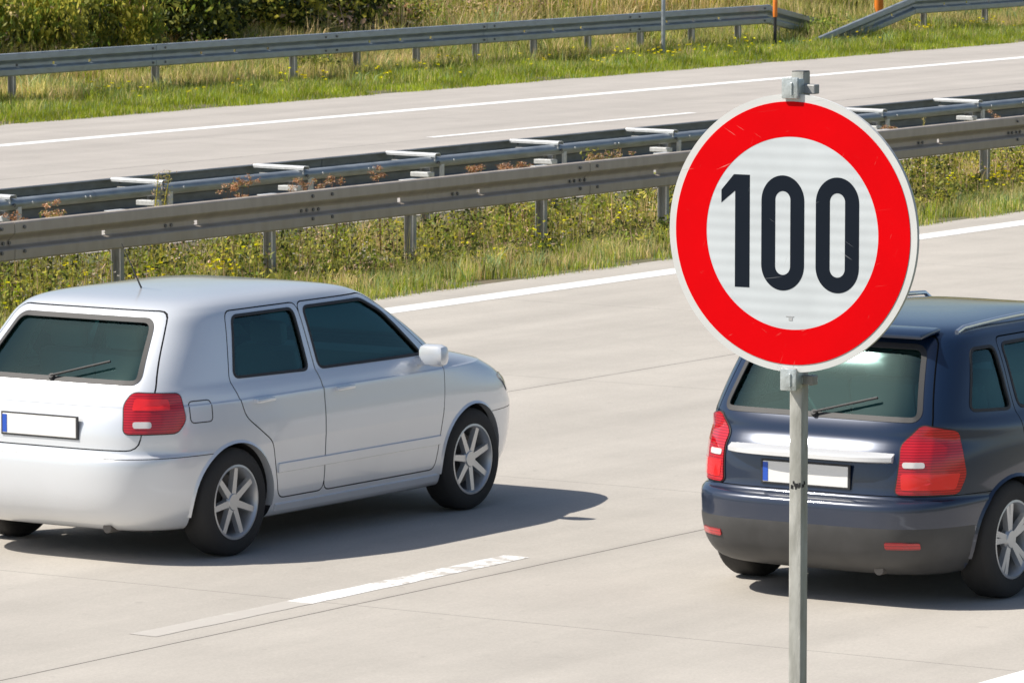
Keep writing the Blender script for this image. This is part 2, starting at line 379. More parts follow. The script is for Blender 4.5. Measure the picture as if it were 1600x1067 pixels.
# ---------------------------------------------------------------- speed limit sign
def sign_mat(name, col, scratch, rough=.38, bands=0.0, dens=.0):
    m = bpy.data.materials.new(name); m.use_nodes = True; N, L = nodes(m); b = N['Principled BSDF']
    tc = N.new('ShaderNodeTexCoord'); base = tuple(col)
    prev = None
    rgb = N.new('ShaderNodeRGB'); rgb.outputs[0].default_value = (*base, 1); prev = rgb.outputs[0]
    n0 = N.new('ShaderNodeTexNoise'); n0.inputs['Scale'].default_value = 6; n0.inputs['Detail'].default_value = 6; L.new(tc.outputs['Object'], n0.inputs['Vector'])
    mr = N.new('ShaderNodeMapRange'); mr.inputs[1].default_value = .3; mr.inputs[2].default_value = .7; mr.inputs[3].default_value = .93; mr.inputs[4].default_value = 1.04
    L.new(n0.outputs['Fac'], mr.inputs[0]); vm = N.new('ShaderNodeVectorMath'); vm.operation = 'SCALE'; L.new(prev, vm.inputs[0]); L.new(mr.outputs[0], vm.inputs['Scale']); prev = vm.outputs[0]
    if bands:
        w = N.new('ShaderNodeTexWave'); w.wave_type = 'BANDS'; w.bands_direction = 'Z'; w.inputs['Scale'].default_value = 9.5; w.inputs['Distortion'].default_value = .35
        w.inputs['Detail'].default_value = 2
        L.new(tc.outputs['Object'], w.inputs['Vector']); r2 = N.new('ShaderNodeMapRange'); r2.inputs[3].default_value = 1 - bands; r2.inputs[4].default_value = 1.0
        L.new(w.outputs['Fac'], r2.inputs[0]); v2 = N.new('ShaderNodeVectorMath'); v2.operation = 'SCALE'; L.new(prev, v2.inputs[0]); L.new(r2.outputs[0], v2.inputs['Scale']); prev = v2.outputs[0]
    for rot_, sc in ((8, (4, 4, 330)), (-30, (9, 9, 420)), (70, (8, 8, 380)), (24, (14, 14, 230))):
        mp = N.new('ShaderNodeMapping'); mp.inputs['Rotation'].default_value = (0, R(rot_), 0); mp.inputs['Scale'].default_value = sc
        mp.inputs['Location'].default_value = (rot_ * .37, 1.3, rot_ * .11)
        # rotate first, then stretch
        vr = N.new('ShaderNodeVectorRotate'); vr.rotation_type = 'Y_AXIS'; vr.inputs['Angle'].default_value = R(rot_)
        L.new(tc.outputs['Object'], vr.inputs['Vector']); mp.inputs['Rotation'].default_value = (0, 0, 0); L.new(vr.outputs[0], mp.inputs[0])
        n = N.new('ShaderNodeTexNoise'); n.inputs['Scale'].default_value = 1.0; n.inputs['Detail'].default_value = 1.5; L.new(mp.outputs[0], n.inputs['Vector'])
        r = N.new('ShaderNodeMapRange'); r.inputs[1].default_value = .745 - dens; r.inputs[2].default_value = .775 - dens; L.new(n.outputs['Fac'], r.inputs[0])
        nm = N.new('ShaderNodeTexNoise'); nm.inputs['Scale'].default_value = 7 + abs(rot_) * .1; L.new(tc.outputs['Object'], nm.inputs['Vector'])
        r3 = N.new('ShaderNodeMapRange'); r3.inputs[1].default_value = .54; r3.inputs[2].default_value = .66; L.new(nm.outputs['Fac'], r3.inputs[0])
        ml = N.new('ShaderNodeMath'); ml.operation = 'MULTIPLY'; L.new(r.outputs[0], ml.inputs[0]); L.new(r3.outputs[0], ml.inputs[1])
        mx = N.new('ShaderNodeMixRGB'); L.new(ml.outputs[0], mx.inputs[0]); L.new(prev, mx.inputs[1]); mx.inputs[2].default_value = (*scratch, 1); prev = mx.outputs[0]
    L.new(prev, b.inputs['Base Color']); b.inputs['Roughness'].default_value = rough; b.inputs['Specular IOR Level'].default_value = .06
    return m
M_red = sign_mat('sign_red_sheeting', (.74, .0, .003), (.70, .30, .26), .5, dens=.012)
M_white = sign_mat('sign_white_sheeting', (.655, .70, .735), (.48, .49, .50), .5, bands=.10)
M_rim = sign_mat('sign_white_rim', (.68, .69, .685), (.38, .38, .36), .5, dens=.03)
M_digit = sign_mat('sign_black_film', (.012, .017, .027), (.25, .26, .28), .5, dens=.0)
M_alu = mat('sign_aluminium_back', (.5, .5, .5), .5, .6)
sg = tag(empty('speed_limit_sign', (12.839, 7.554, 0), R(-87)), 'round red-rimmed 100 speed limit sign on a square galvanised pole in the foreground', 'road sign')
ZC = 3.097
def ring_mesh(r0, r1, y, n=128, depth=.001):
    mb = MB(); vs = []; fs = []
    for k in range(n):
        a = 2 * math.pi * k / n; c, s = math.cos(a), math.sin(a)
        vs += [(r0*c, y, ZC + r0*s), (r1*c, y, ZC + r1*s), (r1*c, y + depth, ZC + r1*s), (r0*c, y + depth, ZC + r0*s)]
    for k in range(n):
        a, b = 4*k, 4*((k+1) % n)
        for j in range(4): fs.append((a+j, b+j, b+(j+1) % 4, a+(j+1) % 4))
    return mb.add(vs, fs)
def disc_mesh(r, y, n=128, depth=.001):
    mb = MB(); return mb.prism([(r*math.cos(2*math.pi*k/n), ZC + r*math.sin(2*math.pi*k/n)) for k in range(n)], 'y', y, y + depth)
disc_mesh(.378, -.0015, depth=.0035).build('plate', M_rim, sg)
ring_mesh(.374, .3775, .0021, depth=.010).build('rim', M_rim, sg)
ring_mesh(.262, .3575, -.0030).build('red_border', M_red, sg)
disc_mesh(.2625, -.0026, depth=.0008).build('white_field', M_white, sg)
def digit_prism(poly): return MB().prism([(u, ZC + v) for u, v in poly], 'y', -.0031, -.0026)
H2 = .1545
digit_prism([(-.174, H2), (-.129, H2), (-.129, -H2 + .002), (-.174, -H2 + .002), (-.174, .110), (-.2165, .076), (-.2165, .111), (-.178, H2)][::-1]).build('digit_one', M_digit, sg)
def zero(cx):
    def stad(hw, hh, rx, rz, n=14):
        P = []
        for qx, qz, a0 in ((1, 1, 0), (-1, 1, 90), (-1, -1, 180), (1, -1, 270)):
            for k in range(n + 1):
                a = R(a0 + 90 * k / n); P.append((cx + qx * (hw - rx) + rx * math.cos(a), qz * (hh - rz) + rz * math.sin(a)))
        return P
    o = stad(.0655, .1565, .0655, .070); i = stad(.0230, .114, .0230, .024); n = len(o); vs = []; fs = []
    for P in (o, i):
        for y in (-.0031, -.0026): vs += [(u, y, ZC + v) for u, v in P]
    A, B, Cc, D = 0, n, 2*n, 3*n
    for k in range(n):
        l = (k + 1) % n
        fs += [(A+k, A+l, Cc+l, Cc+k), (B+k, D+k, D+l, B+l), (A+k, B+k, B+l, A+l), (Cc+k, Cc+l, D+l, D+k)]
    MB().add(vs, fs).build('digit_zero', M_digit, sg)
zero(-.0275); zero(.1385)
MB().box((-.004, -.0029, ZC - .226), (.024, .001, .003)).box((-.002, -.0029, ZC - .233), (.012, .001, .008)).build('maker_mark', mat('mark_grey', (.45, .46, .47), .6), sg)
# square pole: 40 mm tube
pp = [(-.0195, .026), (.0195, .026), (.0195, .065), (-.0195, .065)]
pm = MB(); bmv = []
cr_ = .004; poly = []
for (cx, cy, a0) in ((.0195-cr_, .065-cr_, 0), (-.0195+cr_, .065-cr_, 90), (-.0195+cr_, .026+cr_, 180), (.0195-cr_, .026+cr_, 270)):
    for k in range(4): a = R(a0 + 30 * k); poly.append((cx + cr_ * math.cos(a), cy + cr_ * math.sin(a)))
pm.prism(poly, 'z', -.05, 3.533)
pole = pm.build('pole', M_polegalv, sg, True)
MB().box((0, .0455, 3.5345), (.036, .036, .003), .001).build('pole_cap', M_bolt, sg)
def clamp(zc, h):
    c = MB().box((-.003, -.010, zc), (.050, .010, h), .0035)
    c.box((-.003, .012, zc), (.046, .034, h * .86), .003)
    cl = c.build('clamp', M_clamp, sg, True)
    MB().box((.004, -.0165, zc - .002), (.006, .005, h * .62), .002).build('clamp_ridge', M_clamp, cl)
    MB().box((.036, .040, zc - .004), (.034, .030, .026), .003).build('strap', M_post, cl)
    MB().box((0, .046, zc - .004), (.0425, .043, .018), .001).build('band', M_clamp, cl)
clamp(ZC + .394, .058); clamp(ZC - .397, .062)
tape = MB()
for k in range(9):
    tape.box((-.012 + .0032 * k + random.uniform(-.001, .001), .0258, 2.408 + random.uniform(-.007, .007)), (.005, .0012, random.uniform(.006, .013)))
for k in range(5):
    tape.box((.0197, .030 + .0035 * k, 2.408 + random.uniform(-.006, .006)), (.0012, .005, random.uniform(.004, .011)))
tape.build('tape_scraps', M_black, sg)

# ---------------------------------------------------------------- cars
def paint(name, col, metal, rough, coat=1.0):
    m = mat(name, col, rough, metal, coat=coat); N, L = nodes(m); b = N['Principled BSDF']
    g = N.new('ShaderNodeTexCoord'); n = N.new('ShaderNodeTexNoise'); n.inputs['Scale'].default_value = 3; n.inputs['Detail'].default_value = 5
    L.new(g.outputs['Object'], n.inputs['Vector'])
    sp = N.new('ShaderNodeSeparateXYZ'); L.new(g.outputs['Object'], sp.inputs[0])
    # road dust settled on the lower body
    r = N.new('ShaderNodeMapRange'); r.inputs[1].default_value = .75; r.inputs[2].default_value = .15; r.inputs[3].default_value = 0; r.inputs[4].default_value = .28
    L.new(sp.outputs[2], r.inputs[0]); ml = N.new('ShaderNodeMath'); ml.operation = 'MULTIPLY'; L.new(r.outputs[0], ml.inputs[0]); L.new(n.outputs['Fac'], ml.inputs[1])
    mx = N.new('ShaderNodeMixRGB'); L.new(ml.outputs[0], mx.inputs[0]); mx.inputs[1].default_value = (*col, 1); mx.inputs[2].default_value = (.30, .27, .23, 1)
    L.new(mx.outputs[0], b.inputs['Base Color'])
    r4 = N.new('ShaderNodeMapRange'); r4.inputs[3].default_value = rough; r4.inputs[4].default_value = .75; L.new(ml.outputs[0], r4.inputs[0]); L.new(r4.outputs[0], b.inputs['Roughness'])
    return m
M_silver = paint('silver_paint', (.76, .79, .83), .34, .33)
M_blue = paint('dark_blue_paint', (.006, .019, .052), .25, .28)
M_trim = mat('dark_trim', (.028, .028, .03), .6)
M_greyplastic = mat('grey_bumper_plastic', (.055, .055, .055), .5, var=.15, scale=6)
M_inner = mat('cabin_fabric', (.20, .21, .22), .9)
M_lining = mat('cabin_lining', (.42, .44, .44), .85)
M_tyre = mat('tyre_rubber', (.03, .029, .028), .85, bump=.2, bscale=80)
M_rimm = mat('alloy_rim', (.58, .59, .60), .35, .7)
M_brake = mat('brake_steel', (.16, .15, .14), .6, .6)
M_lamp = mat('red_lamp_lens', (.55, .008, .015), .12, coat=1.0)
for mm in (M_lamp,):
    N, L = nodes(mm); tc = N.new('ShaderNodeTexCoord'); w = N.new('ShaderNodeTexWave'); w.bands_direction = 'Z'; w.inputs['Scale'].default_value = 22
    L.new(tc.outputs['Object'], w.inputs[0]); cr = N.new('ShaderNodeValToRGB'); cr.color_ramp.elements[0].color = (.30, .003, .008, 1); cr.color_ramp.elements[1].color = (.60, .012, .02, 1)
    L.new(w.outputs['Fac'], cr.inputs[0]); L.new(cr.outputs[0], N['Principled BSDF'].inputs['Base Color'])
M_brakelamp = mat('brake_lamp_lens', (.85, .02, .02), .15, coat=1.0)
M_lampw = mat('clear_lamp_lens', (.75, .72, .70), .12, coat=1.0)
M_chrome = mat('bright_trim', (.85, .86, .87), .18, .9)
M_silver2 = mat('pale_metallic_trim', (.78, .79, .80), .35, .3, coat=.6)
M_plate = mat('plate_white', (.80, .80, .78), .45)
M_euro = mat('plate_blue', (.02, .09, .50), .45)
gm = bpy.data.materials.new('car_glass'); gm.use_nodes = True; N, L = nodes(gm); N.remove(N['Principled BSDF'])
tr = N.new('ShaderNodeBsdfTransparent'); tr.inputs[0].default_value = (.50, .88, .82, 1)
gl = N.new('ShaderNodeBsdfGlossy'); gl.inputs['Roughness'].default_value = .03; gl.inputs[0].default_value = (.62, 1, .97, 1)
fr = N.new('ShaderNodeFresnel'); fr.inputs[0].default_value = 1.68; mx = N.new('ShaderNodeMixShader')
L.new(fr.outputs[0], mx.inputs[0]); L.new(tr.outputs[0], mx.inputs[1]); L.new(gl.outputs[0], mx.inputs[2]); L.new(mx.outputs[0], N['Material Output'].inputs[0])
M_glass = gm

def catmull(keys, sub):
    K = np.array(keys, float); n = len(K); out = []
    for i in range(n - 1):
        p0, p1, p2, p3 = K[max(i-1, 0)], K[i], K[i+1], K[min(i+2, n-1)]
        for s in range(sub):
            t = s / sub
            v = .5 * (2*p1 + (p2-p0)*t + (2*p0-5*p1+4*p2-p3)*t*t + (-p0+3*p1-3*p2+p3)*t**3)
            out.append(v)
    out.append(K[-1]); return np.array(out)
def unit_outline(n, N=120, asp=2.3):
    a = np.linspace(0, 2*math.pi, 6001)[:-1] + math.pi; c, s = np.cos(a), np.sin(a)
    x = np.sign(c) * np.abs(c)**(2/n); y = np.sign(s) * np.abs(s)**(2/n)
    px = np.append(x, x[0]) * asp; py = np.append(y, y[0])
    d = np.hypot(np.diff(px), np.diff(py)); cum = np.concatenate([[0], np.cumsum(d)])
    t = np.linspace(0, cum[-1], N + 1)[:-1]
    return np.interp(t, cum, np.append(x, x[0])), np.interp(t, cum, np.append(y, y[0]))
def contour_solid(keys, sub=4, N=120, inset=0.0, zmin=None, zmax=None):
    A = catmull(keys, sub)
    if zmin is not None: A = A[(A[:, 0] >= zmin) & (A[:, 0] <= zmax)]
    vs = []; fs = []
    for z, xr, xf, w, n in A:
        ux, uy = unit_outline(n, N); xr += inset; xf -= inset; w -= inset
        xc, a = (xr + xf) / 2, (xf - xr) / 2
        vs += [(xc + a*u, w*v, z) for u, v in zip(ux, uy)]
    m = len(A)
    for i in range(m - 1):
        for k in range(N): fs.append((i*N+k, (i+1)*N+k, (i+1)*N+(k+1) % N, i*N+(k+1) % N))
    b = len(vs); vs += [((A[0, 1]+A[0, 2])/2, 0, A[0, 0]), ((A[-1, 1]+A[-1, 2])/2, 0, A[-1, 0] + (0.0 if zmin is not None else .0015))]
    for k in range(N):
        fs.append((b, k, (k+1) % N)); fs.append((b+1, (m-1)*N+(k+1) % N, (m-1)*N+k))
    me = bpy.data.meshes.new('solid'); me.from_pydata(vs, [], fs)
    bm = bmesh.new(); bm.from_mesh(me); bmesh.ops.recalc_face_normals(bm, faces=bm.faces[:]); bm.to_mesh(me); bm.free()
    me.polygons.foreach_set('use_smooth', [True] * len(me.polygons))
    return me
def mesh_of(mb):
    me = bpy.data.meshes.new('cut'); me.from_pydata(mb.v, [], mb.f)
    bm = bmesh.new(); bm.from_mesh(me); bmesh.ops.recalc_face_normals(bm, faces=bm.faces[:]); bm.to_mesh(me); bm.free(); return me
def boolean(me, cutter, op='DIFFERENCE'):
    a = bpy.data.objects.new('ba', me); b = bpy.data.objects.new('bb', cutter); C.objects.link(a); C.objects.link(b)
    md = a.modifiers.new('b', 'BOOLEAN'); md.operation = op; md.solver = 'EXACT'; md.object = b
    dg = bpy.context.evaluated_depsgraph_get(); dg.update()
    r = bpy.data.meshes.new_from_object(a.evaluated_get(dg))
    bpy.data.objects.remove(a); bpy.data.objects.remove(b); return r
def rounded(poly, r=.04, n=5):
    P = []; m = len(poly)
    for i in range(m):
        p = Vector(poly[i]); a = Vector(poly[i-1]) - p; b = Vector(poly[(i+1) % m]) - p
        rr = min(r, a.length * .45, b.length * .45); a = p + a.normalized() * rr; b = p + b.normalized() * rr
        for k in range(n + 1):
            t = k / n; P.append(tuple(a * (1-t)**2 + p * 2*t*(1-t) + b * t*t))
    return P
def grow(poly, d):
    m = len(poly); out = []; area = sum(poly[i-1][0]*poly[i][1] - poly[i][0]*poly[i-1][1] for i in range(m)); s = 1 if area > 0 else -1
    for i in range(m):
        a = Vector(poly[i]) - Vector(poly[i-1]); b = Vector(poly[(i+1) % m]) - Vector(poly[i])
        t = (a.normalized() if a.length > 1e-6 else Vector((0, 0))) + (b.normalized() if b.length > 1e-6 else Vector((0, 0)))
        if t.length < 1e-6: t = b
        t.normalize(); out.append((poly[i][0] + s*d*t.y, poly[i][1] - s*d*t.x))
    return out

def dens(poly, h=.02):
    out = []
    for i in range(len(poly)):
        a = Vector(poly[i-1]); b = Vector(poly[i]); n = max(1, int((b-a).length / h))
        out += [tuple(a + (b-a)*k/n) for k in range(n)]
    return out

class Car:
    def __init__(s, root, keys, M, rear_axle, front_axle, arch_r, zcav):
        s.root = root; s.M = M; s.outer = contour_solid(keys)
        s.bvh = BVHTree.FromPolygons([v.co.copy() for v in s.outer.vertices], [tuple(p.vertices) for p in s.outer.polygons])
        s.nrm = [v.normal.copy() for v in s.outer.vertices]
        s.keys = keys; s.shell = s.outer.copy()
        zt = max(k[0] for k in keys)
        inner = contour_solid(keys, inset=.045, zmin=zcav, zmax=zt - .034)
        s.shell = boolean(s.shell, inner)
        for ax in (rear_axle, front_axle):
            for sy in (-1, 1):
                c = MB().prism([(ax + arch_r*math.cos(2*math.pi*k/48), .30 + arch_r*math.sin(2*math.pi*k/48)) for k in range(48)], 'y', sy*.60, sy*1.2)
                s.shell = boolean(s.shell, mesh_of(c))
    def snorm(s, co):
        h, nn, fi, dd = s.bvh.find_nearest(co); pv = list(s.outer.polygons[fi].vertices); ov = s.outer.vertices
        ws = poly_3d_calc([ov[q].co for q in pv], h); t = Vector((0, 0, 0))
        for w_, q in zip(ws, pv): t += s.nrm[q] * w_
        return t.normalized()
    def cut(s, mb): s.shell = boolean(s.shell, mesh_of(mb))
    def cast(s, kind, u, v, off, sy=-1):
        if kind == 'side': o = Vector((u, sy*3, v)); d = Vector((0, -sy, 0))
        elif kind == 'rear': o = Vector((-3, u, v)); d = Vector((1, 0, 0))
        elif kind == 'front': o = Vector((8, u, v)); d = Vector((-1, 0, 0))
        elif kind == 'corner':      # u runs round the rear corner: diagonal cast
            d = Vector((1, -sy, 0)).normalized(); t = Vector((1, sy, 0)).normalized() * 1.0
            o = Vector((0, sy*.8, v)) - d*3 + Vector((sy*0+1, sy, 0)).normalized() * u
        hit, nor, i, dist = s.bvh.ray_cast(o, d)
        if hit is None: return None
        nor = s.snorm(hit)
        return hit + nor * off
    def panel(s, name, kind, poly, off, m, sy=-1, rings=7, parent=None, thick=0.0):
        poly = dens(poly)
        cx = sum(p[0] for p in poly)/len(poly); cz = sum(p[1] for p in poly)/len(poly); n = len(poly); vs = []; fs = []
        for r_ in range(rings):
            k = 1 - r_ / rings
            for u, v in poly:
                h = s.cast(kind, cx + (u-cx)*k, cz + (v-cz)*k, off, sy)
                if h is None: h = Vector(vs[-1]) if vs else Vector((0, 0, 0))
                vs.append(h)
        for r_ in range(rings - 1):
            for k in range(n): fs.append((r_*n+k, r_*n+(k+1) % n, (r_+1)*n+(k+1) % n, (r_+1)*n+k))
        vs.append(s.cast(kind, cx, cz, off, sy)); c = len(vs) - 1
        for k in range(n): fs.append(((rings-1)*n+k, (rings-1)*n+(k+1) % n, c))
        if thick:       # a skirt going back into the body gives lamps their depth
            b = len(vs)
            for u, v in poly: vs.append(s.cast(kind, u, v, off - thick, sy) or vs[-1])
            for k in range(n): fs.append((k, b+k, b+(k+1) % n, (k+1) % n))
        mb = MB().add(vs, fs); o = mb.build(name, m, parent or s.root, True)
        if not thick:
            me = o.data; sgn = 1
            ns = [s.snorm(v.co) for v in me.vertices]
            if me.polygons[0].normal.dot(ns[me.polygons[0].vertices[0]]) < 0: me.flip_normals()
            me.normals_split_custom_set([tuple(ns[l.vertex_index]) for l in me.loops])
        return o
    def strip(s, name, kind, poly, w0, w1, off, m, sy=-1, parent=None):
        poly = dens(poly); a = grow(poly, w0); b = grow(poly, w1); n = len(poly); vs = []; fs = []
        for P, o in ((a, -.004), (a, off), (b, off), (b, -.004)):
            for u, v in P: vs.append(s.cast(kind, u, v, o, sy) or (vs[-1] if vs else Vector((0, 0, 0))))
        for j in range(3):
            for k in range(n): fs.append((j*n+k, j*n+(k+1) % n, (j+1)*n+(k+1) % n, (j+1)*n+k))
        return MB().add(vs, fs).build(name, m, parent or s.root, True)
    def line(s, name, kind, pts, hw, off, m, sy=-1, parent=None):    # moulding along a polyline (u,v), half height hw
        vs = []; fs = []; k = 0; N_ = 24
        P = []
        for i in range(len(pts)-1):
            for t in range(N_): q = t/N_; P.append((pts[i][0]*(1-q)+pts[i+1][0]*q, pts[i][1]*(1-q)+pts[i+1][1]*q))
        P.append(pts[-1])
        for u, v in P:
            for dz, o in ((-hw, -.002), (-hw*.8, off), (hw*.8, off), (hw, -.002)):
                vs.append(s.cast(kind, u, v + dz, o, sy) or (vs[-4] if len(vs) > 3 else Vector((0, 0, 0))))
        for i in range(len(P)-1):
            for j in range(3): fs.append((i*4+j, (i+1)*4+j, (i+1)*4+j+1, i*4+j+1))
        fs += [(0, 1, 2, 3), tuple(range(len(vs)-4, len(vs)))]
        return MB().add(vs, fs).build(name, m, parent or s.root, True)
    def finish(s, me, name, parent=None, band=None):
        """split normals copied from the smooth outer skin; cut faces and the cavity get dark trim"""
        me = me.copy(); pi = []; tol = .0012
        from mathutils.geometry import barycentric_transform
        polys = s.outer.polygons; ov = s.outer.vertices; nors = []
        onor = [v.normal.copy() for v in ov]
        cache = {}
        for p in me.polygons:
            hit, nor, i, d = s.bvh.find_nearest(p.center)
            outer = d < .004 and abs(nor.dot(p.normal)) > .75
            if outer:
                for vi in p.vertices:
                    if s.bvh.find_nearest(me.vertices[vi].co)[3] > tol: outer = False; break
            k = 1 if (d < .040 or p.center.z < .75) else 3
            if outer: k = 2 if (band and band(p.center)) else 0
            pi.append(k)
            for vi in p.vertices:
                if not outer: nors.append(p.normal.copy()); continue
                if vi not in cache:
                    co = me.vertices[vi].co; h, nn, fi, dd = s.bvh.find_nearest(co); pv = polys[fi].vertices
                    cache[vi] = s.snorm(co)
                nors.append(cache[vi])
        me.materials.clear(); o = link(name, me, [s.M, M_trim, M_greyplastic, M_lining], parent or s.root)
        me.polygons.foreach_set('material_index', pi); me.polygons.foreach_set('use_smooth', [True]*len(pi))
        me.normals_split_custom_set([tuple(n_) for n_ in nors])
        return o

def wheel(root, x, sy, r, w, yo, spokes, name='wheel', twist=0):
    e = empty(name, (x, sy*yo, r)); e.parent = root; e.rotation_euler = (0, twist, 0)
    hw = w/2; q = r - .205 + .0
    MB().lathe_y([(.205, -hw+.02), (.215, -hw), (r-.045, -hw-.004), (r-.012, -hw+.014), (r, -hw+.035), (r+.001, 0), (r, hw-.035), (r-.012, hw-.014), (r-.045, hw+.004), (.215, hw), (.205, hw-.02)], 56).build('tyre', M_tyre, e, True)
    f = sy; o = hw - .012
    rim = MB().lathe_y([(.212, f*(o+.008)), (.200, f*(o+.010)), (.186, f*(o-.012)), (.186, -f*hw*.8), (.208, -f*hw*.8)], 56)
    rim.lathe_y([(.0, f*(o-.006)), (.045, f*(o-.006)), (.058, f*(o-.022)), (.058, f*(o-.05)), (0, f*(o-.05))], 24)
    for k in range(spokes):
        a = 2*math.pi*k/spokes
        for da in ((-.13, .13) if spokes == 5 else (0,)):
            aa, ab = a + da*1.3, a + da*.9
            wd0, wd1 = (.013, .017) if spokes == 5 else (.020, .016)
            t0 = Vector((-math.sin(aa), 0, math.cos(aa))); c0 = Vector((math.cos(aa)*.045, 0, math.sin(aa)*.045))
            c1 = Vector((math.cos(ab)*.192, 0, math.sin(ab)*.192)); t1 = Vector((-math.sin(ab), 0, math.cos(ab)))
            v = []
            for c, t, wd, yy in ((c0, t0, wd0, o-.012), (c1, t1, wd1, o-.004)):
                v += [c - t*wd + Vector((0, f*yy, 0)), c + t*wd + Vector((0, f*yy, 0)), c + t*wd*1.2 + Vector((0, f*(yy-.03), 0)), c - t*wd*1.2 + Vector((0, f*(yy-.03), 0))]
            rim.add(v, [(0, 1, 5, 4), (1, 2, 6, 5), (2, 3, 7, 6), (3, 0, 4, 7), (0, 1, 2, 3), (4, 5, 6, 7)])
    rim.build('rim', M_rimm, e, True)
    MB().lathe_y([(.03, f*(o-.085)), (.15, f*(o-.085)), (.15, f*(o-.10)), (.03, f*(o-.10))], 36).build('brake_disc', M_brake, e, True)
    return e

def seat(root, x, y, zb, w=.46):
    s_ = MB().box((x, y, zb + .16), (.50, w, .12), .05).box((x - .27, y, zb + .32), (.12, w, .38), .05, Matrix.Rotation(R(-12), 3, 'Y'))
    s_.box((x - .31, y, zb + .58), (.08, .24, .14), .035, Matrix.Rotation(R(-8), 3, 'Y'))
    return s_.build('seat', M_inner, root, True)

def build_car(root, spec):
    c = Car(root, spec['keys'], spec['paint'], spec['ra'], spec['fa'], spec['arch'], spec['zcav'])
    W_side = [rounded(p, .045) for p in spec['side_windows']]; W_rear = rounded(spec['rear_window'], .06, 6); W_front = rounded(spec['windscreen'], .07, 6)
    for p in W_side: c.cut(MB().prism(p, 'y', -1.3, 1.3))
    c.cut(MB().prism(W_rear, 'x', -1.0, spec['xm'])); c.cut(MB().prism(W_front, 'x', spec['xm'], 7.0))
    # doors
    bump = []
    for P in ([(-.3, .0), (spec['ra'] - .20, .0), (spec['ra'] - .20, .44), (spec['ra'] - .20, .595), (-.3, .595)], [(spec['fa'] + .20, .0), (6, .0), (6, .57), (spec['fa'] + .20, .57)]):
        bump.append(boolean(c.shell, mesh_of(MB().prism(P, 'y', -1.3, 1.3)), 'INTERSECT')); c.cut(MB().prism(grow(P, .006), 'y', -1.3, 1.3))
    doors = []
    for p in spec['doors']:
        P = rounded(p, .05, 4)
        for sy in (-1, 1):
            me = boolean(c.shell, mesh_of(MB().prism(P, 'y', sy*.42, sy*1.3)), 'INTERSECT'); doors.append((me, sy, p))
    for p in spec['doors']:
        P = grow(rounded(p, .05, 4), .007)
        for sy in (-1, 1): c.cut(MB().prism(P, 'y', sy*.42, sy*1.3))
    tg = rounded(spec['tailgate'], .06, 4)
    tail = boolean(c.shell, mesh_of(MB().prism(tg, 'x', -1.0, spec['tgx'])), 'INTERSECT')
    c.cut(MB().prism(grow(tg, .007), 'x', -1.0, spec['tgx'] + .001))
    c.finish(c.shell, 'body', band=spec.get('band'))
    for me, sy, p in doors:
        d = c.finish(me, 'door')
        xh = p[spec['hk']][0]; 
        hx = spec['handles'][0] if p is spec['doors'][0] else spec['handles'][1]
        h0 = c.cast('side', hx, spec['hz'], 0, sy)
        if h0: MB().box((h0.x, h0.y + sy*.022, h0.z), (.17, .018, .024), .007).box((h0.x-.07, h0.y+sy*.008, h0.z), (.02, .03, .02)).box((h0.x+.07, h0.y+sy*.008, h0.z), (.02, .03, .02)).build('handle', spec['handle_m'], d, True)
    for me in bump: c.finish(me, 'bumper', band=spec.get('band'))
    t = c.finish(tail, 'tailgate')
    for p in W_side:
        for sy in (-1, 1):
            g = c.panel('side_window', 'side', grow(p, .004), -.012, M_glass, sy)
            c.strip('window_frame', 'side', p, -.006, .010, .003, M_trim, sy, g)
    g = c.panel('rear_window', 'rear', grow(W_rear, .004), -.012, M_glass); c.strip('window_frame', 'rear', W_rear, -.018, .008, .003, M_trim, parent=g)
    g = c.panel('windscreen', 'front', grow(W_front, .004), -.012, M_glass); c.strip('window_frame', 'front', W_front, -.018, .008, .003, M_trim, parent=g)
    for sy in (-1, 1):
        l = c.panel('tail_light', 'corner', rounded([(u, z) for u, z in spec['lamp']], .03), .012, M_lamp, sy, rings=9, thick=.02)
        c.strip('lamp_seal', 'corner', rounded(spec['lamp'], .03), -.001, .007, .005, M_trim, sy, parent=l)
        c.panel('brake_light', 'corner', rounded(spec['brake'], .015), .0145, M_brakelamp, sy, rings=5, parent=l, thick=.01)
        if spec.get('lampw'): c.panel('reversing_light', 'corner', rounded(spec['lampw'], .015), .015, M_lampw, sy, rings=5, parent=l, thick=.01)
        c.panel('headlight', 'front', rounded([(sy*a, z) for a, z in ((.42, .64), (.74, .66), (.76, .78), (.50, .75))], .03), .006, M_lampw)
        mx_, mz = spec['mirror']; b0 = c.cast('side', mx_, mz, 0, sy)
        MB().box((b0.x, b0.y + sy*.11, b0.z + .05), (.10, .18, .13), .04).box((b0.x + .01, b0.y + sy*.02, b0.z + .01), (.06, .08, .05), .01).build('wing_mirror', spec['paint'], root, True)
        for z, hw in spec['mouldings']:
            c.line('side_moulding', 'side', [(spec['ra'] + spec['arch'] + .03, z), (spec['fa'] - spec['arch'] - .03, z)], hw, .012, spec['mould_m'], sy)
        # wheel arch lips
        for ax in (spec['ra'], spec['fa']):
            arc = [(ax + (spec['arch'] + .012)*math.cos(R(a)), .30 + (spec['arch'] + .012)*math.sin(R(a))) for a in range(-8, 189, 7)]
            vs = []; fs = []
            for k, (u, v) in enumerate(arc):
                cu, cv = ax + (u-ax)*.955, .30 + (v-.30)*.955
                h1 = c.cast('side', u, v, .0, sy); h2 = c.cast('side', cu, cv, .010, sy)
                if h1 is None or h2 is None: continue
                vs += [h1, h2, h2 - Vector((0, sy*.05, 0))]
            for k in range(len(vs)//3 - 1): fs += [(3*k, 3*k+3, 3*k+4, 3*k+1), (3*k+1, 3*k+4, 3*k+5, 3*k+2)]
            MB().add(vs, fs).build('wheel_arch_lip', spec['arch_m'], root, True)
    w = spec['wheel']
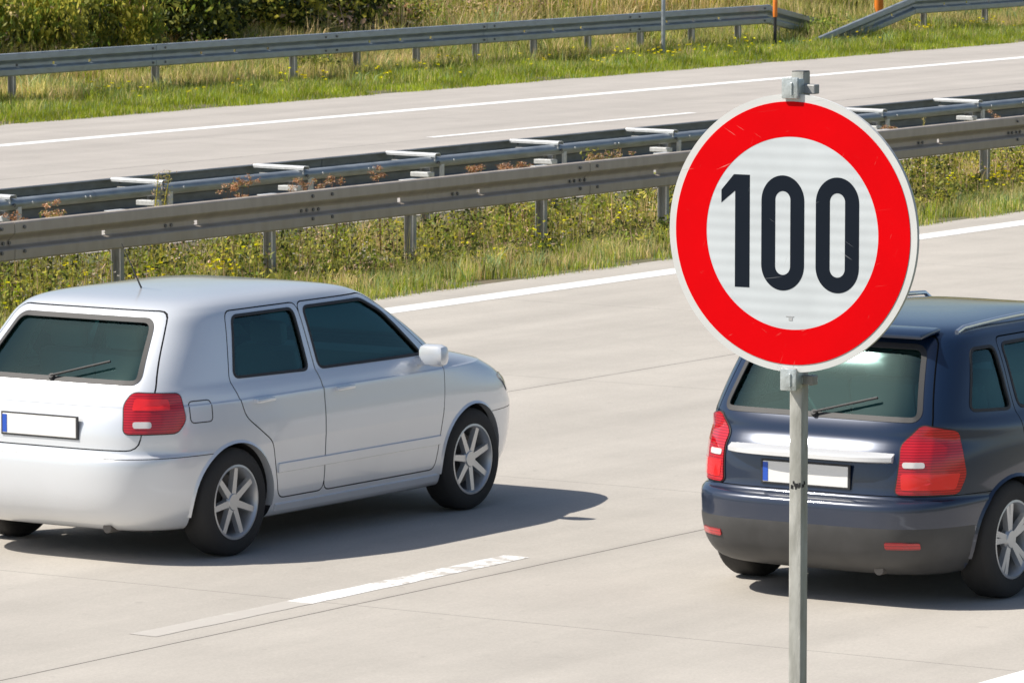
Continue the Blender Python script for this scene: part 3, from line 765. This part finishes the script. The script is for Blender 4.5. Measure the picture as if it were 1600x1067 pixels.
    for x in (spec['ra'], spec['fa']):
        for sy in (-1, 1): wheel(root, x, sy, w[0], w[1], w[2], w[3], twist=random.uniform(0, 1))
    # number plate, blue strip, frame
    zp = spec['plate_z']; h = c.cast('rear', 0, zp, 0); px = h.x - .014
    pl = MB().box((px, 0, zp), (.008, .52, .112), .003).build('number_plate', M_plate, root)
    MB().box((px - .0055, .243, zp), (.002, .030, .100)).build('blue_strip', M_euro, pl)
    MB().box((px + .004, 0, zp), (.010, .545, .132), .003).build('plate_frame', M_trim, pl)
    # cabin
    zc = spec['zcav']
    for y in (-.36, .36): seat(root, spec['seat_x'][1], y, zc - .12); 
    for y in (-.40, .0, .40): seat(root, spec['seat_x'][0], y, zc - .10, .42)
    MB().box(((spec['seat_x'][1] + .82), 0, zc + .16), (.30, 1.2, .22), .05).build('dashboard', M_inner, root, True)
    MB().box((spec['seat_x'][0] - .52, 0, zc + .16), (.36, 1.10, .02), .005).build('parcel_shelf', M_inner, root)
    MB().tube([(.12, -.42, .20), (.34, -.42, .20)], .028, 14).build('exhaust_pipe', M_brake, root, True)
    xm = (spec['ra'] + spec['fa']) / 2
    MB().box((xm, 0, .20), (spec['fa'] - spec['ra'] + .8, 1.10, .10), .02).build('underbody', M_trim, root)
    h = c.cast('rear', 0, spec['rear_window'][0][1] - .02, .012)
    a = c.cast('rear', .02, spec['rear_window'][0][1] + .01, .02); b = c.cast('rear', -.34, spec['rear_window'][0][1] + .10, .022)
    MB().tube([a, b], .007, 6).tube([a, a + Vector((.02, 0, -.02))], .018, 8).build('rear_wiper', M_trim, root, True)
    return c

# --- silver hatchback
SK = [(.17, .26, 3.78, .74, 5), (.19, .15, 3.90, .80, 5), (.26, .06, 3.98, .832, 5), (.36, .015, 4.03, .848, 5), (.48, .0, 4.05, .855, 5), (.57, .003, 4.05, .859, 5),
      (.603, .022, 4.045, .861, 5), (.625, .055, 4.03, .862, 5), (.72, .062, 3.98, .860, 5), (.80, .078, 3.88, .853, 5), (.87, .105, 3.68, .840, 5), (.92, .13, 3.43, .822, 5.3),
      (.955, .155, 3.20, .800, 5.8), (.985, .18, 3.07, .780, 6.2), (1.05, .235, 2.96, .757, 6.6), (1.15, .325, 2.80, .722, 7), (1.25, .415, 2.63, .686, 7), (1.33, .485, 2.49, .652, 7),
      (1.37, .53, 2.40, .628, 6.5), (1.40, .58, 2.30, .598, 6), (1.425, .67, 2.14, .545, 5), (1.443, .83, 1.95, .44, 4), (1.455, 1.05, 1.70, .27, 3.5), (1.459, 1.25, 1.50, .10, 3)]
SK = [(z, a, b - (.12 if z < .85 else .08 if z < .9 else .04 if z < .93 else 0), w_ + (.006 if abs(z-.87) < .001 else 0), n_) for z, a, b, w_, n_ in SK]
SK.insert(11, (.882, .108, SK[10][2] - .03, .838, 5))
silver = tag(empty('hatchback_car', (24.0, 19.02, 0)), 'silver compact hatchback driving away in the middle lane, tail lights towards us', 'car', 'cars on the near carriageway')
cs = build_car(silver, dict(keys=SK, paint=M_silver, ra=.77, fa=3.16, arch=.345, zcav=.70, xm=1.6,
    side_windows=[[(.84, 1.00), (1.545, .985), (1.56, 1.325), (.98, 1.325)], [(1.655, .985), (2.72, .975), (2.44, 1.24), (2.26, 1.325), (1.665, 1.325)]],
    rear_window=[(-.57, 1.00), (.57, 1.00), (.47, 1.335), (-.47, 1.335)], windscreen=[(-.60, 1.00), (.60, 1.00), (.50, 1.335), (-.50, 1.335)],
    doors=[[(1.17, .29), (1.60, .29), (1.61, 1.355), (.93, 1.355), (.79, .98), (.86, .78), (1.10, .62)], [(1.61, .29), (2.74, .29), (2.81, .60), (2.86, .95), (2.50, 1.26), (2.30, 1.355), (1.62, 1.355)]],
    tailgate=[(-.62, .645), (.62, .645), (.66, .95), (.52, 1.375), (-.52, 1.375), (-.66, .95)], tgx=.64,
    hk=0, handles=(1.02, 1.80), hz=.86, handle_m=M_silver, lamp=[(-.10, .735), (.20, .735), (.25, .80), (.22, .945), (-.04, .955), (-.09, .89)], lampw=[(-.05, .765), (.05, .765), (.05, .800), (-.05, .800)], brake=[(-.05, .86), (.16, .86), (.15, .92), (-.03, .925)],
    mirror=(2.62, .93), mouldings=[(.46, .030), (.235, .022)], mould_m=M_silver, arch_m=M_silver, wheel=(.305, .19, .745, 7), plate_z=.755, seat_x=(1.15, 2.05)))
cs.strip('fuel_flap', 'side', rounded([(.42, .78), (.58, .78), (.58, .90), (.42, .90)], .03), -.003, .003, .0012, M_trim)
# --- dark blue estate-like hatchback
BK = [(.16, .24, 4.0, .75, 5), (.19, .13, 4.12, .81, 5), (.27, .04, 4.20, .85, 5), (.38, .0, 4.24, .866, 5), (.48, -.005, 4.25, .872, 5), (.545, .0, 4.25, .876, 5),
      (.570, .03, 4.25, .877, 5), (.59, .07, 4.24, .877, 5), (.70, .085, 4.18, .876, 5), (.80, .105, 4.07, .871, 5), (.88, .155, 3.86, .858, 5.2), (.93, .17, 3.66, .845, 5.5), (.965, .185, 3.42, .822, 6), (1.00, .205, 3.22, .797, 6.5), (1.10, .265, 3.04, .762, 7), (1.20, .325, 2.88, .732, 7), (1.30, .39, 2.72, .697, 7),
      (1.37, .44, 2.60, .664, 7), (1.41, .49, 2.48, .634, 6.5), (1.44, .57, 2.28, .575, 5.5), (1.46, .76, 2.02, .45, 4.5), (1.471, 1.05, 1.72, .28, 4), (1.474, 1.30, 1.50, .10, 3)]
blue = tag(empty('hatchback_car', (24.93, 14.62, 0)), 'dark navy blue hatchback partly behind the speed limit sign, leaving the right edge', 'car', 'cars on the near carriageway')
bc = build_car(blue, dict(keys=BK, paint=M_blue, ra=.82, fa=3.42, arch=.360, zcav=.72, xm=1.6,
    side_windows=[[(.50, 1.03), (.88, 1.01), (.88, 1.335), (.66, 1.335)], [(.97, 1.01), (1.66, 1.00), (1.67, 1.34), (.97, 1.34)], [(1.77, .995), (2.86, .985), (2.56, 1.25), (2.36, 1.34), (1.78, 1.34)]],
    rear_window=[(-.60, .985), (.60, .985), (.51, 1.36), (-.51, 1.36)], windscreen=[(-.62, 1.01), (.62, 1.01), (.52, 1.35), (-.52, 1.35)],
    doors=[[(1.25, .30), (1.71, .30), (1.72, 1.375), (.93, 1.375), (.92, .98), (.94, .78), (1.18, .64)], [(1.72, .30), (2.98, .30), (3.04, .60), (3.04, .96), (2.62, 1.27), (2.42, 1.375), (1.73, 1.375)]],
    tailgate=[(-.60, .600), (.60, .600), (.66, .95), (.55, 1.405), (-.55, 1.405), (-.66, .95)], tgx=.62,
    hk=0, handles=(1.12, 1.92), hz=.88, handle_m=M_blue, lamp=[(-.12, .605), (.22, .605), (.27, .70), (.23, .93), (.03, .965), (-.08, .85)], lampw=[(-.08, .745), (.03, .745), (.03, .775), (-.08, .775)], brake=[(-.09, .63), (.20, .63), (.23, .715), (-.09, .715)],
    mirror=(2.76, .95), mouldings=[(.46, .032), (.24, .022)], mould_m=M_trim, arch_m=M_blue, wheel=(.315, .20, .755, 5), plate_z=.685, seat_x=(1.22, 2.15),
    band=lambda p: p.z < .44 and (p.x < .45 or p.x > 3.8)))
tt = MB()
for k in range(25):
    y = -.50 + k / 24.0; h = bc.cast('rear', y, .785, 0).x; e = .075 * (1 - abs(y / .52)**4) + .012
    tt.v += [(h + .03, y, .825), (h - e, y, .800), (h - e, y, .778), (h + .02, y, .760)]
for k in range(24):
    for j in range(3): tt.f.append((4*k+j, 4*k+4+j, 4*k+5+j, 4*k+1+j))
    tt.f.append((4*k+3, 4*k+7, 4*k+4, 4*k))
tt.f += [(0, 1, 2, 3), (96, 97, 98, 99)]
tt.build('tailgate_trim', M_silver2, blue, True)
MB().box((.47, 0, 1.425), (.22, 1.06, .028), .012, Matrix.Rotation(R(-6), 3, 'Y')).build('roof_spoiler', M_blue, blue, True)
for sy in (-1, 1):
    pts = [(.72 + .14*k, sy*(.585 - .0*k), 1.462 - .0006*abs(k-6)**2) for k in range(13)]
    MB().tube([(.66, sy*.58, 1.42)] + pts + [(2.44, sy*.56, 1.40)], .014, 10).build('roof_rail', M_chrome, blue, True)
# rear bumper inserts on both cars
for sy in (-1, 1): bc.panel('bumper_reflector', 'rear', rounded([(sy*.50, .325), (sy*.66, .325), (sy*.66, .36), (sy*.50, .36)], .01), .006, M_lamp, thick=.01, rings=3)
MB().tube([(1.0, 0, 1.455), (.82, 0, 1.72)], [.006, .002], 6).build('antenna', M_trim, silver)

# ---------------------------------------------------------------- vegetation
G = {k: leafmat(k, c, t) for k, c, t in (
    ('bright_grass', (.40, .47, .030), .5), ('mid_grass', (.25, .34, .050), .5), ('pale_grass', (.62, .57, .20), .45), ('straw', (.78, .59, .31), .4),
    ('olive_leaf', (.32, .33, .065), .45), ('deep_leaf', (.050, .070, .018), .3), ('yellow_leaf', (.62, .56, .09), .5), ('blue_grass', (.34, .46, .20), .45),
    ('rust_seed', (.42, .20, .09), .2), ('pink_seed', (.74, .50, .36), .25), ('yellow_petal', (.95, .76, .01), .3), ('white_petal', (.80, .72, .64), .3), ('brown_stem', (.17, .10, .045), .1))}
def mg(*k): return [G[x] for x in k]
NV = [3]
def vnoise(x, y, s, seed=0):       # cheap smooth noise 0..1
    return .5 + .25 * (np.sin(x*s + seed) * np.cos(y*s*1.7 + 2*seed) + np.sin(x*s*2.3 + 1.3*seed + y*s*.9) * .9 + .3*np.sin(x*s*5.1 + y*s*4.2 + seed)) / 1.1
def place_xy(dens, y0, y1, margin=5.5, clump=None):
    x0, x1 = 1.245*y0 - margin, 1.885*y1 + margin; n = int(dens * (x1 - x0) * (y1 - y0))
    x = rng.uniform(x0, x1, n); y = rng.uniform(y0, y1, n)
    k = (x > 1.245*y - margin) & (x < 1.885*y + margin); x, y = x[k], y[k]
    if clump: k = rng.random(len(x)) < np.clip((vnoise(x, y, clump[0], clump[2]) - clump[1]) * 3 + .5, 0, 1); x, y = x[k], y[k]
    return x, y
def blades(x, y, h, w, lean=.35, z=None):
    n = len(x); z = gh(y) - .01 if z is None else z
    a = rng.uniform(0, 2*np.pi, n); l = np.abs(rng.normal(0, lean, n)) * h; lx, ly = np.cos(a)*l, np.sin(a)*l
    b = rng.uniform(0, 2*np.pi, n); wx, wy = np.cos(b)*w/2, np.sin(b)*w/2
    V = np.empty((n, 5, 3)); V[:, 0] = np.stack([x-wx, y-wy, z], 1); V[:, 1] = np.stack([x+wx, y+wy, z], 1)
    mx_, my = x+lx*.3, y+ly*.3; V[:, 2] = np.stack([mx_-wx*.8, my-wy*.8, z+h*.6], 1); V[:, 3] = np.stack([mx_+wx*.8, my+wy*.8, z+h*.6], 1)
    V[:, 4] = np.stack([x+lx, y+ly, z+h*(1-.25*np.minimum(1, (l/np.maximum(h, 1e-3)))**2)], 1)
    o = np.arange(n)[:, None]*5; T = np.stack([o+[0, 1, 3], o+[0, 3, 2], o+[2, 3, 4]], 1).reshape(-1, 3)
    return V.reshape(-1, 3), T
def leaves(c, ln, wd, d=None, up=.0):
    """diamond leaves at centres c (n,3)"""
    n = len(c); d = rng.normal(0, 1, (n, 3)) if d is None else d; d[:, 2] += up; d /= np.linalg.norm(d, axis=1)[:, None] + 1e-9
    r_ = rng.normal(0, 1, (n, 3)); s = np.cross(d, r_); s /= np.linalg.norm(s, axis=1)[:, None] + 1e-9
    ln = np.broadcast_to(ln, n)[:, None]; wd = np.broadcast_to(wd, n)[:, None]; nn = np.cross(d, s)
    V = np.stack([c - d*ln/2, c + s*wd/2 - d*ln*.05 + nn*wd*.15, c + d*ln/2, c - s*wd/2 - d*ln*.05 + nn*wd*.15], 1)
    o = np.arange(n)[:, None]*4; T = np.stack([o+[0, 1, 2], o+[0, 2, 3]], 1).reshape(-1, 3)
    return V.reshape(-1, 3), T
class Veg:
    def __init__(s): s.V = []; s.T = []; s.I = []; s.n = 0
    def add(s, VT, idx, per=None):
        V, T = VT; nt_ = len(T); s.V.append(V); s.T.append(T + s.n); s.n += len(V)
        idx = np.asarray(idx)
        s.I.append(np.full(nt_, idx) if idx.ndim == 0 else np.repeat(idx, nt_ // len(idx)))
    def build(s, name, mats, parent=None): return tris_obj(name, np.concatenate(s.V), np.concatenate(s.T), mats, np.concatenate(s.I), parent)
def pick(n, w): return rng.choice(len(w), n, p=np.array(w)/sum(w))
def patchy(x, y, idx, f=1.3):         # grass mix drifts from green to dry or dark in patches
    q = vnoise(x, y, f, 13); u = rng.random(len(x)); idx = np.where((q > .60) & (u < .7), np.where(rng.random(len(x)) < .5, 3, 2), idx)
    q2 = vnoise(x, y, f*1.7, 31); return np.where((q2 > .66) & (u > .55), np.where(rng.random(len(x)) < .5, 6, 5), idx)

# median: short grass by the road, taller grass and weeds below the near beam
v = Veg(); MS = mg('bright_grass', 'mid_grass', 'pale_grass', 'straw', 'blue_grass', 'olive_leaf', 'deep_leaf')
for y0, y1, dn, h0, h1, wt in ((26.36, 26.8, 1500, .04, .12, (5, 3, 3, 2, 2, 0, 0)), (26.65, 27.5, 1700, .08, .20, (3, 3, 5, 2, 4, 1, .3)), (27.4, 28.4, 1300, .09, .22, (1, 3, 4, 2, 2, 3, 1)), (28.4, 30.6, 350, .08, .3, (1, 2, 4, 4, 1, 1, 1))):
    x, y = place_xy(dn, y0, y1, clump=(2.3, .48, y0)); hh = rng.uniform(h0, h1, len(x)) * (.65 + .7*vnoise(x, y, 1.9, 5)); v.add(blades(x, y, hh, rng.uniform(.004, .010, len(x)), .38), patchy(x, y, pick(len(x), wt)) if y0 > 26.5 else pick(len(x), wt))
def tufts(v, dens, y0, y1, h, w, wt, nb=34, sp=.05, clump=None):
    tx, ty = place_xy(dens, y0, y1, clump=clump); n = len(tx); k = np.repeat(np.arange(n), nb)
    x = tx[k] + rng.normal(0, sp, len(k)); y = ty[k] + rng.normal(0, sp, len(k)); hh = (h * rng.uniform(.6, 1.3, n))[k] * rng.uniform(.5, 1.1, len(k))
    mi = pick(n, wt)[k]; mi = np.where(rng.random(len(k)) < .75, mi, pick(len(k), wt)); v.add(blades(x, y, hh, rng.uniform(w*.6, w*1.3, len(k)), .55), mi)
tufts(v, 5, 26.7, 27.6, .24, .009, (2, 3, 4, 2, 4, 1, .5)); tufts(v, 3, 27.5, 28.3, .26, .009, (1, 2, 4, 4, 2, 2, .5)); tufts(v, 3, 28.4, 30.4, .4, .008, (1, 1, 4, 5, 1, 2, 0))
tag(v.build('median_grass', MS), kind='stuff')
v = Veg(); WS = mg('olive_leaf', 'mid_grass', 'yellow_leaf', 'deep_leaf', 'brown_stem', 'pink_seed', 'bright_grass')
x, y = place_xy(50, 27.3, 30.0, clump=(1.6, .34, 2)); n = len(x); hh = rng.uniform(.26, .52, n) * (.7 + .5*vnoise(x, y, 1.2, 9)); hh *= np.where(y < 28.4, .48, 1.0)
v.add(blades(x, y, hh, .007, .2), 4)
for i in range(n):
    k = rng.integers(18, 38); t = rng.random(k)**.8; c = np.stack([x[i] + rng.normal(0, .055, k), y[i] + rng.normal(0, .055, k), gh(y[i]) + t*hh[i]], 1)
    kind = rng.choice([0, 1, 2, 3, 6], p=[.34, .16, .15, .28, .07]); ii = np.where(rng.random(k) < .7, kind, pick(k, (3, 2, 2, 2, .6, .8, 1)))
    v.add(leaves(c, rng.uniform(.025, .075, k), rng.uniform(.010, .030, k), up=.5), ii)
x, y = place_xy(60, 27.3, 29.4, clump=(1.4, .35, 11)); v.add(blades(x, y, rng.uniform(.30, .62, len(x)) * np.where(y < 28.35, .6, 1), .006, .16), pick(len(x), (1, 1, 3, .3, 2, 2, 0)))
x, y = place_xy(5, 27.5, 29.2, clump=(1.9, .5, 21))
for i in range(len(x)):
    k = 60; c = np.stack([x[i] + rng.normal(0, .08, k), y[i] + rng.normal(0, .06, k), gh(y[i]) + rng.uniform(.05, .42 if y[i] > 28.4 else .22, k)], 1); v.add(leaves(c, .022, .015), pick(k, (.5, .2, .6, .8, 2.5, 2, 0)))
tag(v.build('median_weeds', WS), kind='stuff')
def flowers(name, spots, m, r=.014, per=(3, 9), spread=.10, hmin=.2, hmax=.4):
    v = Veg()
    for (fx, fy) in spots:
        k = rng.integers(*per); c = np.stack([fx + rng.normal(0, spread, k), fy + rng.normal(0, spread, k), gh(fy) + rng.uniform(hmin, hmax, k)], 1)
        st = blades(c[:, 0], c[:, 1], c[:, 2] - gh(fy), np.full(k, .004), .02); v.add(st, 1)
        for q in range(5):
            a = 2*np.pi*q/5 + rng.uniform(0, 1); d = np.tile([np.cos(a), np.sin(a), .35], (k, 1)); v.add(leaves(c + d*r*.6, r*1.5, r*1.3, d.copy()), 0)
    return tag(v.build(name, [m, G['mid_grass']]), kind='stuff')
sx, sy_ = place_xy(2.6, 27.2, 28.9, clump=(1.1, .42, 4)); flowers('yellow_wildflowers', list(zip(sx, sy_)), G['yellow_petal'], r=.016, hmin=.16, hmax=.40)
sx, sy_ = place_xy(2.5, 27.7, 28.9, clump=(.9, .5, 8)); flowers('pale_wildflowers', list(zip(sx, sy_)), G['white_petal'], r=.010, per=(3, 7))
# individual weeds whose heads stand above the near beam
heads = [(36.63, .66, 'r', 'at the far left of the median'), (36.95, .62, 'r', ''), (37.3, .70, 'r', ''), (37.1, .64, 'g', ''), (39.55, .70, 'r', ''), (39.95, .74, 'r', ''), (40.25, .66, 's', ''), (40.9, .71, 'r', ''), (41.4, .69, 'r', ''),
         (42.0, .66, 'r', ''), (43.6, .66, 'r', ''), (44.0, .71, 'r', ''), (44.25, .66, 'r', ''), (44.5, .70, 'r', ''), (45.67, .76, 'g', ''), (46.15, .74, 'g', ''), (52.5, .72, 's', ''), (54.3, .69, 'r', ''), (51.6, .68, 'r', '')]
def seed_plant(x, hh, kind, lab, yy):
    p = tag(empty('seed_head_weed' if kind != 's' else 'grass_tuft', (x, yy, float(gh(yy)))), lab, 'weed', 'weeds standing between the median guardrails')
    hm = mg('rust_seed', 'pink_seed', 'olive_leaf') if kind != 's' else mg('pale_grass', 'straw', 'yellow_leaf')
    for k in range(3 if kind != 's' else 4):
        a = rng.uniform(0, 6.28); l = rng.uniform(.02, .10); t = (math.cos(a)*l, math.sin(a)*l, hh * rng.uniform(.82, 1.03)); v = Veg()
        MB().tube([(0, 0, 0), (t[0]*.3, t[1]*.3, t[2]*.5), t], [.004, .003, .002], 5).build('stem', G['brown_stem' if kind == 'r' else 'pale_grass'], p)
        if kind == 's':
            k = 40; q = rng.random(k); c = np.stack([t[0] + rng.normal(0, .012, k), t[1] + rng.normal(0, .012, k), t[2] - q*.25], 1); v.add(leaves(c, .03, .006, up=1.2), pick(k, (1, 1, 1)))
        else:
            for s_ in range(4):
                c0 = np.array(t) + rng.normal(0, 1, 3) * (.04, .04, .02); k = 40; c = c0 + rng.normal(0, 1, (k, 3)) * (.018, .018, .011); v.add(leaves(c, .015, .011), pick(k, (5, 2, .8) if kind == 'r' else (3, 2, 3)))
        v.build('seed_head', hm, p)
    k = 26 if kind != 'g' else 90; v = Veg(); c = np.stack([rng.normal(0, .05, k), rng.normal(0, .05, k), rng.uniform(.1, hh*(.8 if kind != 'g' else 1), k)], 1)
    v.add(leaves(c, .05, .016, up=.6), pick(k, (2, 1, 1))); v.build('foliage', mg('olive_leaf', 'yellow_leaf', 'mid_grass'), p)
labs = ['rust seed-head weed, first from the left edge behind the near guardrail', 'rust seed-head weed, second from the left edge behind the near guardrail', 'rust seed-head weed, third from the left edge behind the near guardrail',
 'leafy green weed in the leftmost cluster above the near guardrail', 'rust seed-head weed just right of the tall yellow pair of stalks', 'rust seed-head weed left of the second full pale spacer bar', 'slender straw-coloured grass below the second full spacer bar, over the guardrail',
 'rust seed-head weed just right of the second full spacer bar', 'rust seed-head weed between the second and third spacer bars, nearer the second', 'rust seed-head weed just left of the third spacer bar', 'low rust seed-head weed midway between third and fourth spacer bars',
 'bushy rust seed-head weed between third and fourth spacer bars, tallest there', 'rust seed-head weed just left of the fourth spacer bar post', 'rust seed-head weed under the fourth spacer bar, beside its post', 'green upright weed with a rusty tip midway between fourth and fifth spacer bars',
 'green rusty-tipped weed close left of the fifth spacer bar, left of the sign', 'slender straw-coloured grass bent over the rail right of the sign', 'rust seed-head weed near the right edge above the guardrail', 'rust seed-head weed just right of the sign above the guardrail']
for (hx, hh, kd, _), lb in zip(heads, labs): seed_plant(hx + float(rng.normal(0, .06)), hh + .09 + float(rng.uniform(-.02, .05)), kd, lb, 29.2)
def tall_pair():
    p = tag(empty('tall_weed', (38.62, 29.2, .0)), 'pair of tall yellow-green weed stalks rising above the median guardrail at left', 'weed')
    mb = MB(); v = Veg()
    for dx, t in ((-.03, (.03, .0, .93)), (.10, (.16, -.02, .90))):
        mb.tube([(dx - .07, 0, 0), (dx - .04, 0, .4), (dx, 0, .62), t], [.010, .009, .008, .003], 6)
        k = 120; q = rng.random(k); c = np.stack([dx + (t[0]-dx)*q + rng.normal(0, .022, k), rng.normal(0, .02, k), .58 + .36*q], 1); v.add(leaves(c, .024, .009, up=.6), pick(k, (3, 2, 1)))
    mb.build('stem', G['yellow_leaf'], p); v.build('seed_head', mg('pale_grass', 'pink_seed', 'yellow_leaf'), p)
tall_pair()

# outer verge
v = Veg()
for y0, y1, dn, h0, h1, wt, wd in ((44.1, 44.9, 1500, .05, .13, (9, 3, 1, .3, 1, 0, 0), .010), (44.7, 46.2, 1100, .09, .20, (6, 4, 3, .6, 2, .3, 0), .011), (46.0, 48.2, 800, .14, .30, (2.5, 3, 5, 2.5, 2, 1, .1), .012), (48.0, 50.0, 600, .2, .45, (1, 2, 5, 4, 1, 2, .1), .014)):
    x, y = place_xy(dn, y0, y1, clump=(1.3, .30, y0)); hh = rng.uniform(h0, h1, len(x)) * (.6 + .8*vnoise(x, y, .9, 3)); v.add(blades(x, y, hh, rng.uniform(wd*.6, wd*1.2, len(x)), .33), patchy(x, y, pick(len(x), wt), .8) if y0 > 45.5 else pick(len(x), wt))
tufts(v, 2.0, 44.9, 46.2, .24, .015, (5, 4, 3, .5, 3, 1, .3), sp=.08); tufts(v, 1.6, 46.2, 48.5, .36, .016, (2, 2, 4, 3, 3, 2, .5), sp=.10); tufts(v, 1.5, 48.5, 50, .55, .018, (1, 1, 3, 6, 1, 3, .5), sp=.12)
tag(v.build('verge_grass', MS), kind='stuff')
v = Veg(); DS = mg('straw', 'pale_grass', 'olive_leaf', 'yellow_leaf', 'pink_seed', 'mid_grass')
x, y = place_xy(300, 49.6, 57.0, clump=(.7, .22, 6)); kk = (x > 74.3 + (y-50)*.8 + rng.normal(0, .5, len(x))) | (rng.random(len(x)) < .10); x, y = x[kk], y[kk]; z = gh(y); hh = rng.uniform(.4, .9, len(x)) * (.6 + .8*vnoise(x, y, .8, 1))
left = np.clip((74 - (x - 1.0*(y-50))) / 8, 0, 1)
idx = np.where(rng.random(len(x)) < left*.75, pick(len(x), (.6, 1.5, 4, 2.5, .5, 3)), pick(len(x), (6, 4, 2, 1.2, 1.2, 1)))
v.add(blades(x, y, hh, rng.uniform(.010, .022, len(x)), .28), idx)
x, y = place_xy(14, 49.6, 56.0, clump=(.9, .42, 3)); 
for i in range(len(x)):
    k = 22; h_ = rng.uniform(.45, 1.0); c = np.stack([x[i] + rng.normal(0, .10, k), y[i] + rng.normal(0, .10, k), gh(y[i]) + h_*rng.uniform(.3, 1, k)], 1)
    kd = rng.choice([0, 2, 3, 4, 5], p=[.25, .30, .15, .15, .15]) ; v.add(leaves(c, rng.uniform(.05, .12, k), rng.uniform(.02, .05, k), up=.4), np.where(rng.random(k) < .8, kd, 2))
tag(v.build('dry_tall_grass', DS), kind='stuff')
sx, sy_ = place_xy(1.3, 44.6, 46.5, clump=(.9, .42, 2)); flowers('verge_dandelions', list(zip(sx, sy_)), G['yellow_petal'], r=.022, per=(2, 7), spread=.16, hmin=.12, hmax=.26)

def bush(name, loc, rx, ry, rz, n, wts, mats, lab, cat='bush', grp='bushes behind the outer guardrail', leaf=(.05, .11), clumps=60, upright=0.0, stems=9):
    z0 = float(gh(loc[1])); p = tag(empty(name, (loc[0], loc[1], z0)), lab, cat, grp); mb = MB(); v = Veg(); cc = []
    for k in range(clumps):
        u = rng.normal(0, 1, 3); u /= np.linalg.norm(u); r_ = rng.uniform(.45, 1.0)**.6; c = u * r_ * (rx, ry, rz); c[2] = abs(c[2]) if rng.random() < .8 else rng.uniform(.1, .5)*rz; c[2] += .12*rz
        cc.append(c)
    for c in cc[:stems]:
        mb.tube([(c[0]*.08, c[1]*.08, -.1), (c[0]*.4, c[1]*.4, c[2]*.5), tuple(c)], [.03, .018, .006], 6)
    mb.build('stem', G['brown_stem'], p)
    for c in cc:
        k = n // clumps; s_ = rng.uniform(.10, .24) * max(rx, .8)*.8; q = rng.normal(0, 1, (k, 3)) * (s_, s_, s_*(.8 + 2.0*upright))
        kd = pick(1, wts)[0]; pts = c + q; pts[:, 2] = np.maximum(pts[:, 2], .03)
        v.add(leaves(pts, rng.uniform(leaf[0], leaf[1], k), rng.uniform(leaf[0]*.45, leaf[1]*.5, k), up=upright*3), np.where(rng.random(k) < .65, kd, pick(k, wts)))
    v.build('foliage', mats, p); return p
BM = mg('deep_leaf', 'olive_leaf', 'yellow_leaf', 'mid_grass', 'pink_seed')
for i, (bx, by, rx, rz, wt, lab) in enumerate((
    (66.6, 50.1, 1.25, 1.6, (5, 2.4, 1.2, 1.2, .1), 'dense dark green bush, left of the three dark bushes above the guardrail'),
    (68.9, 50.4, 1.35, 1.8, (6, 1.6, 1.8, .6, .3), 'dark bush with yellowish leaves, middle of the three dark bushes'),
    (71.3, 50.8, 1.25, 1.5, (6, 1.6, 1.2, .8, 1.0), 'dark bush thinning into dry growth, right of the three dark bushes'))):
    bush('bush', (bx, by), rx, 1.0, rz, 9500, wt, BM, lab, clumps=130, leaf=(.07, .17))
for i, (bx, by, lab) in enumerate(((60.6, 49.3, 'tall upright leafy weed, leftmost above the guardrail'), (61.7, 49.7, 'tall upright leafy weed, second from the left edge'), (62.7, 49.3, 'tall upright leafy weed, third from the left edge'),
                                   (63.7, 49.8, 'tall upright leafy weed, fourth from the left edge'), (64.7, 49.5, 'tall upright leafy weed touching the first dark bush'))):
    bush('tall_weed', (bx, by), .62, .5, 1.15, 4200, (.5, 4, 3.5, 3.5, .5), BM, lab, 'weed', 'tall weeds left of the dark bushes', clumps=46, leaf=(.06, .14), upright=.6)
for i, (bx, by, s_, lab) in enumerate(((73.6, 50.8, .7, 'low brownish shrub right of the dark bushes'), (76.2, 50.6, .5, 'small olive shrub in the dry grass behind the guardrail'), (65.6, 48.6, .35, 'low green plant at the foot of the dark bushes'))):
    bush('shrub', (bx, by), s_, s_*.8, s_*.8, 2600, (2, 3, 1.5, 1, 3), BM, lab, 'shrub', 'low shrubs in the dry grass', clumps=34)
# small green leafy plants under the outer guardrail
for (wx, wy, lab) in ((65.9, 46.9, 'broad-leaved plant under the guardrail near its second visible post'), (80.9, 46.9, 'leafy clump behind the slanting guardrail end')):
    bush('leafy_plant', (wx, wy), .35, .3, .28, 900, (.6, 2, 1, 4, .1), BM, lab, 'plant', 'leafy plants by the outer guardrail', clumps=16, leaf=(.04, .09), stems=4)
# little stones scattered on the bare patch and in the gravel strip
v = []; f = []
for k in range(260):
    if k < 60: px, py = rng.normal(75.9, .5), rng.uniform(44.35, 44.9)
    else: px, py = rng.uniform(35, 56), rng.uniform(28.7, 30.5)
    s_ = rng.uniform(.012, .04); b = len(v); z = float(gh(py)) + s_*.2
    for dx, dy, dz in ((1, 0, 0), (-1, .2, 0), (.1, 1, 0), (0, -1, .1), (0, .1, .8), (0, 0, -.7)): v.append((px + dx*s_*rng.uniform(.7, 1.3), py + dy*s_*rng.uniform(.7, 1.3), z + dz*s_))
    for t in ((0, 2, 4), (2, 1, 4), (1, 3, 4), (3, 0, 4), (2, 0, 5), (1, 2, 5), (3, 1, 5), (0, 3, 5)): f.append(tuple(q + b for q in t))
tag(pyobj('stones', v, f, M_gravel), kind='stuff')
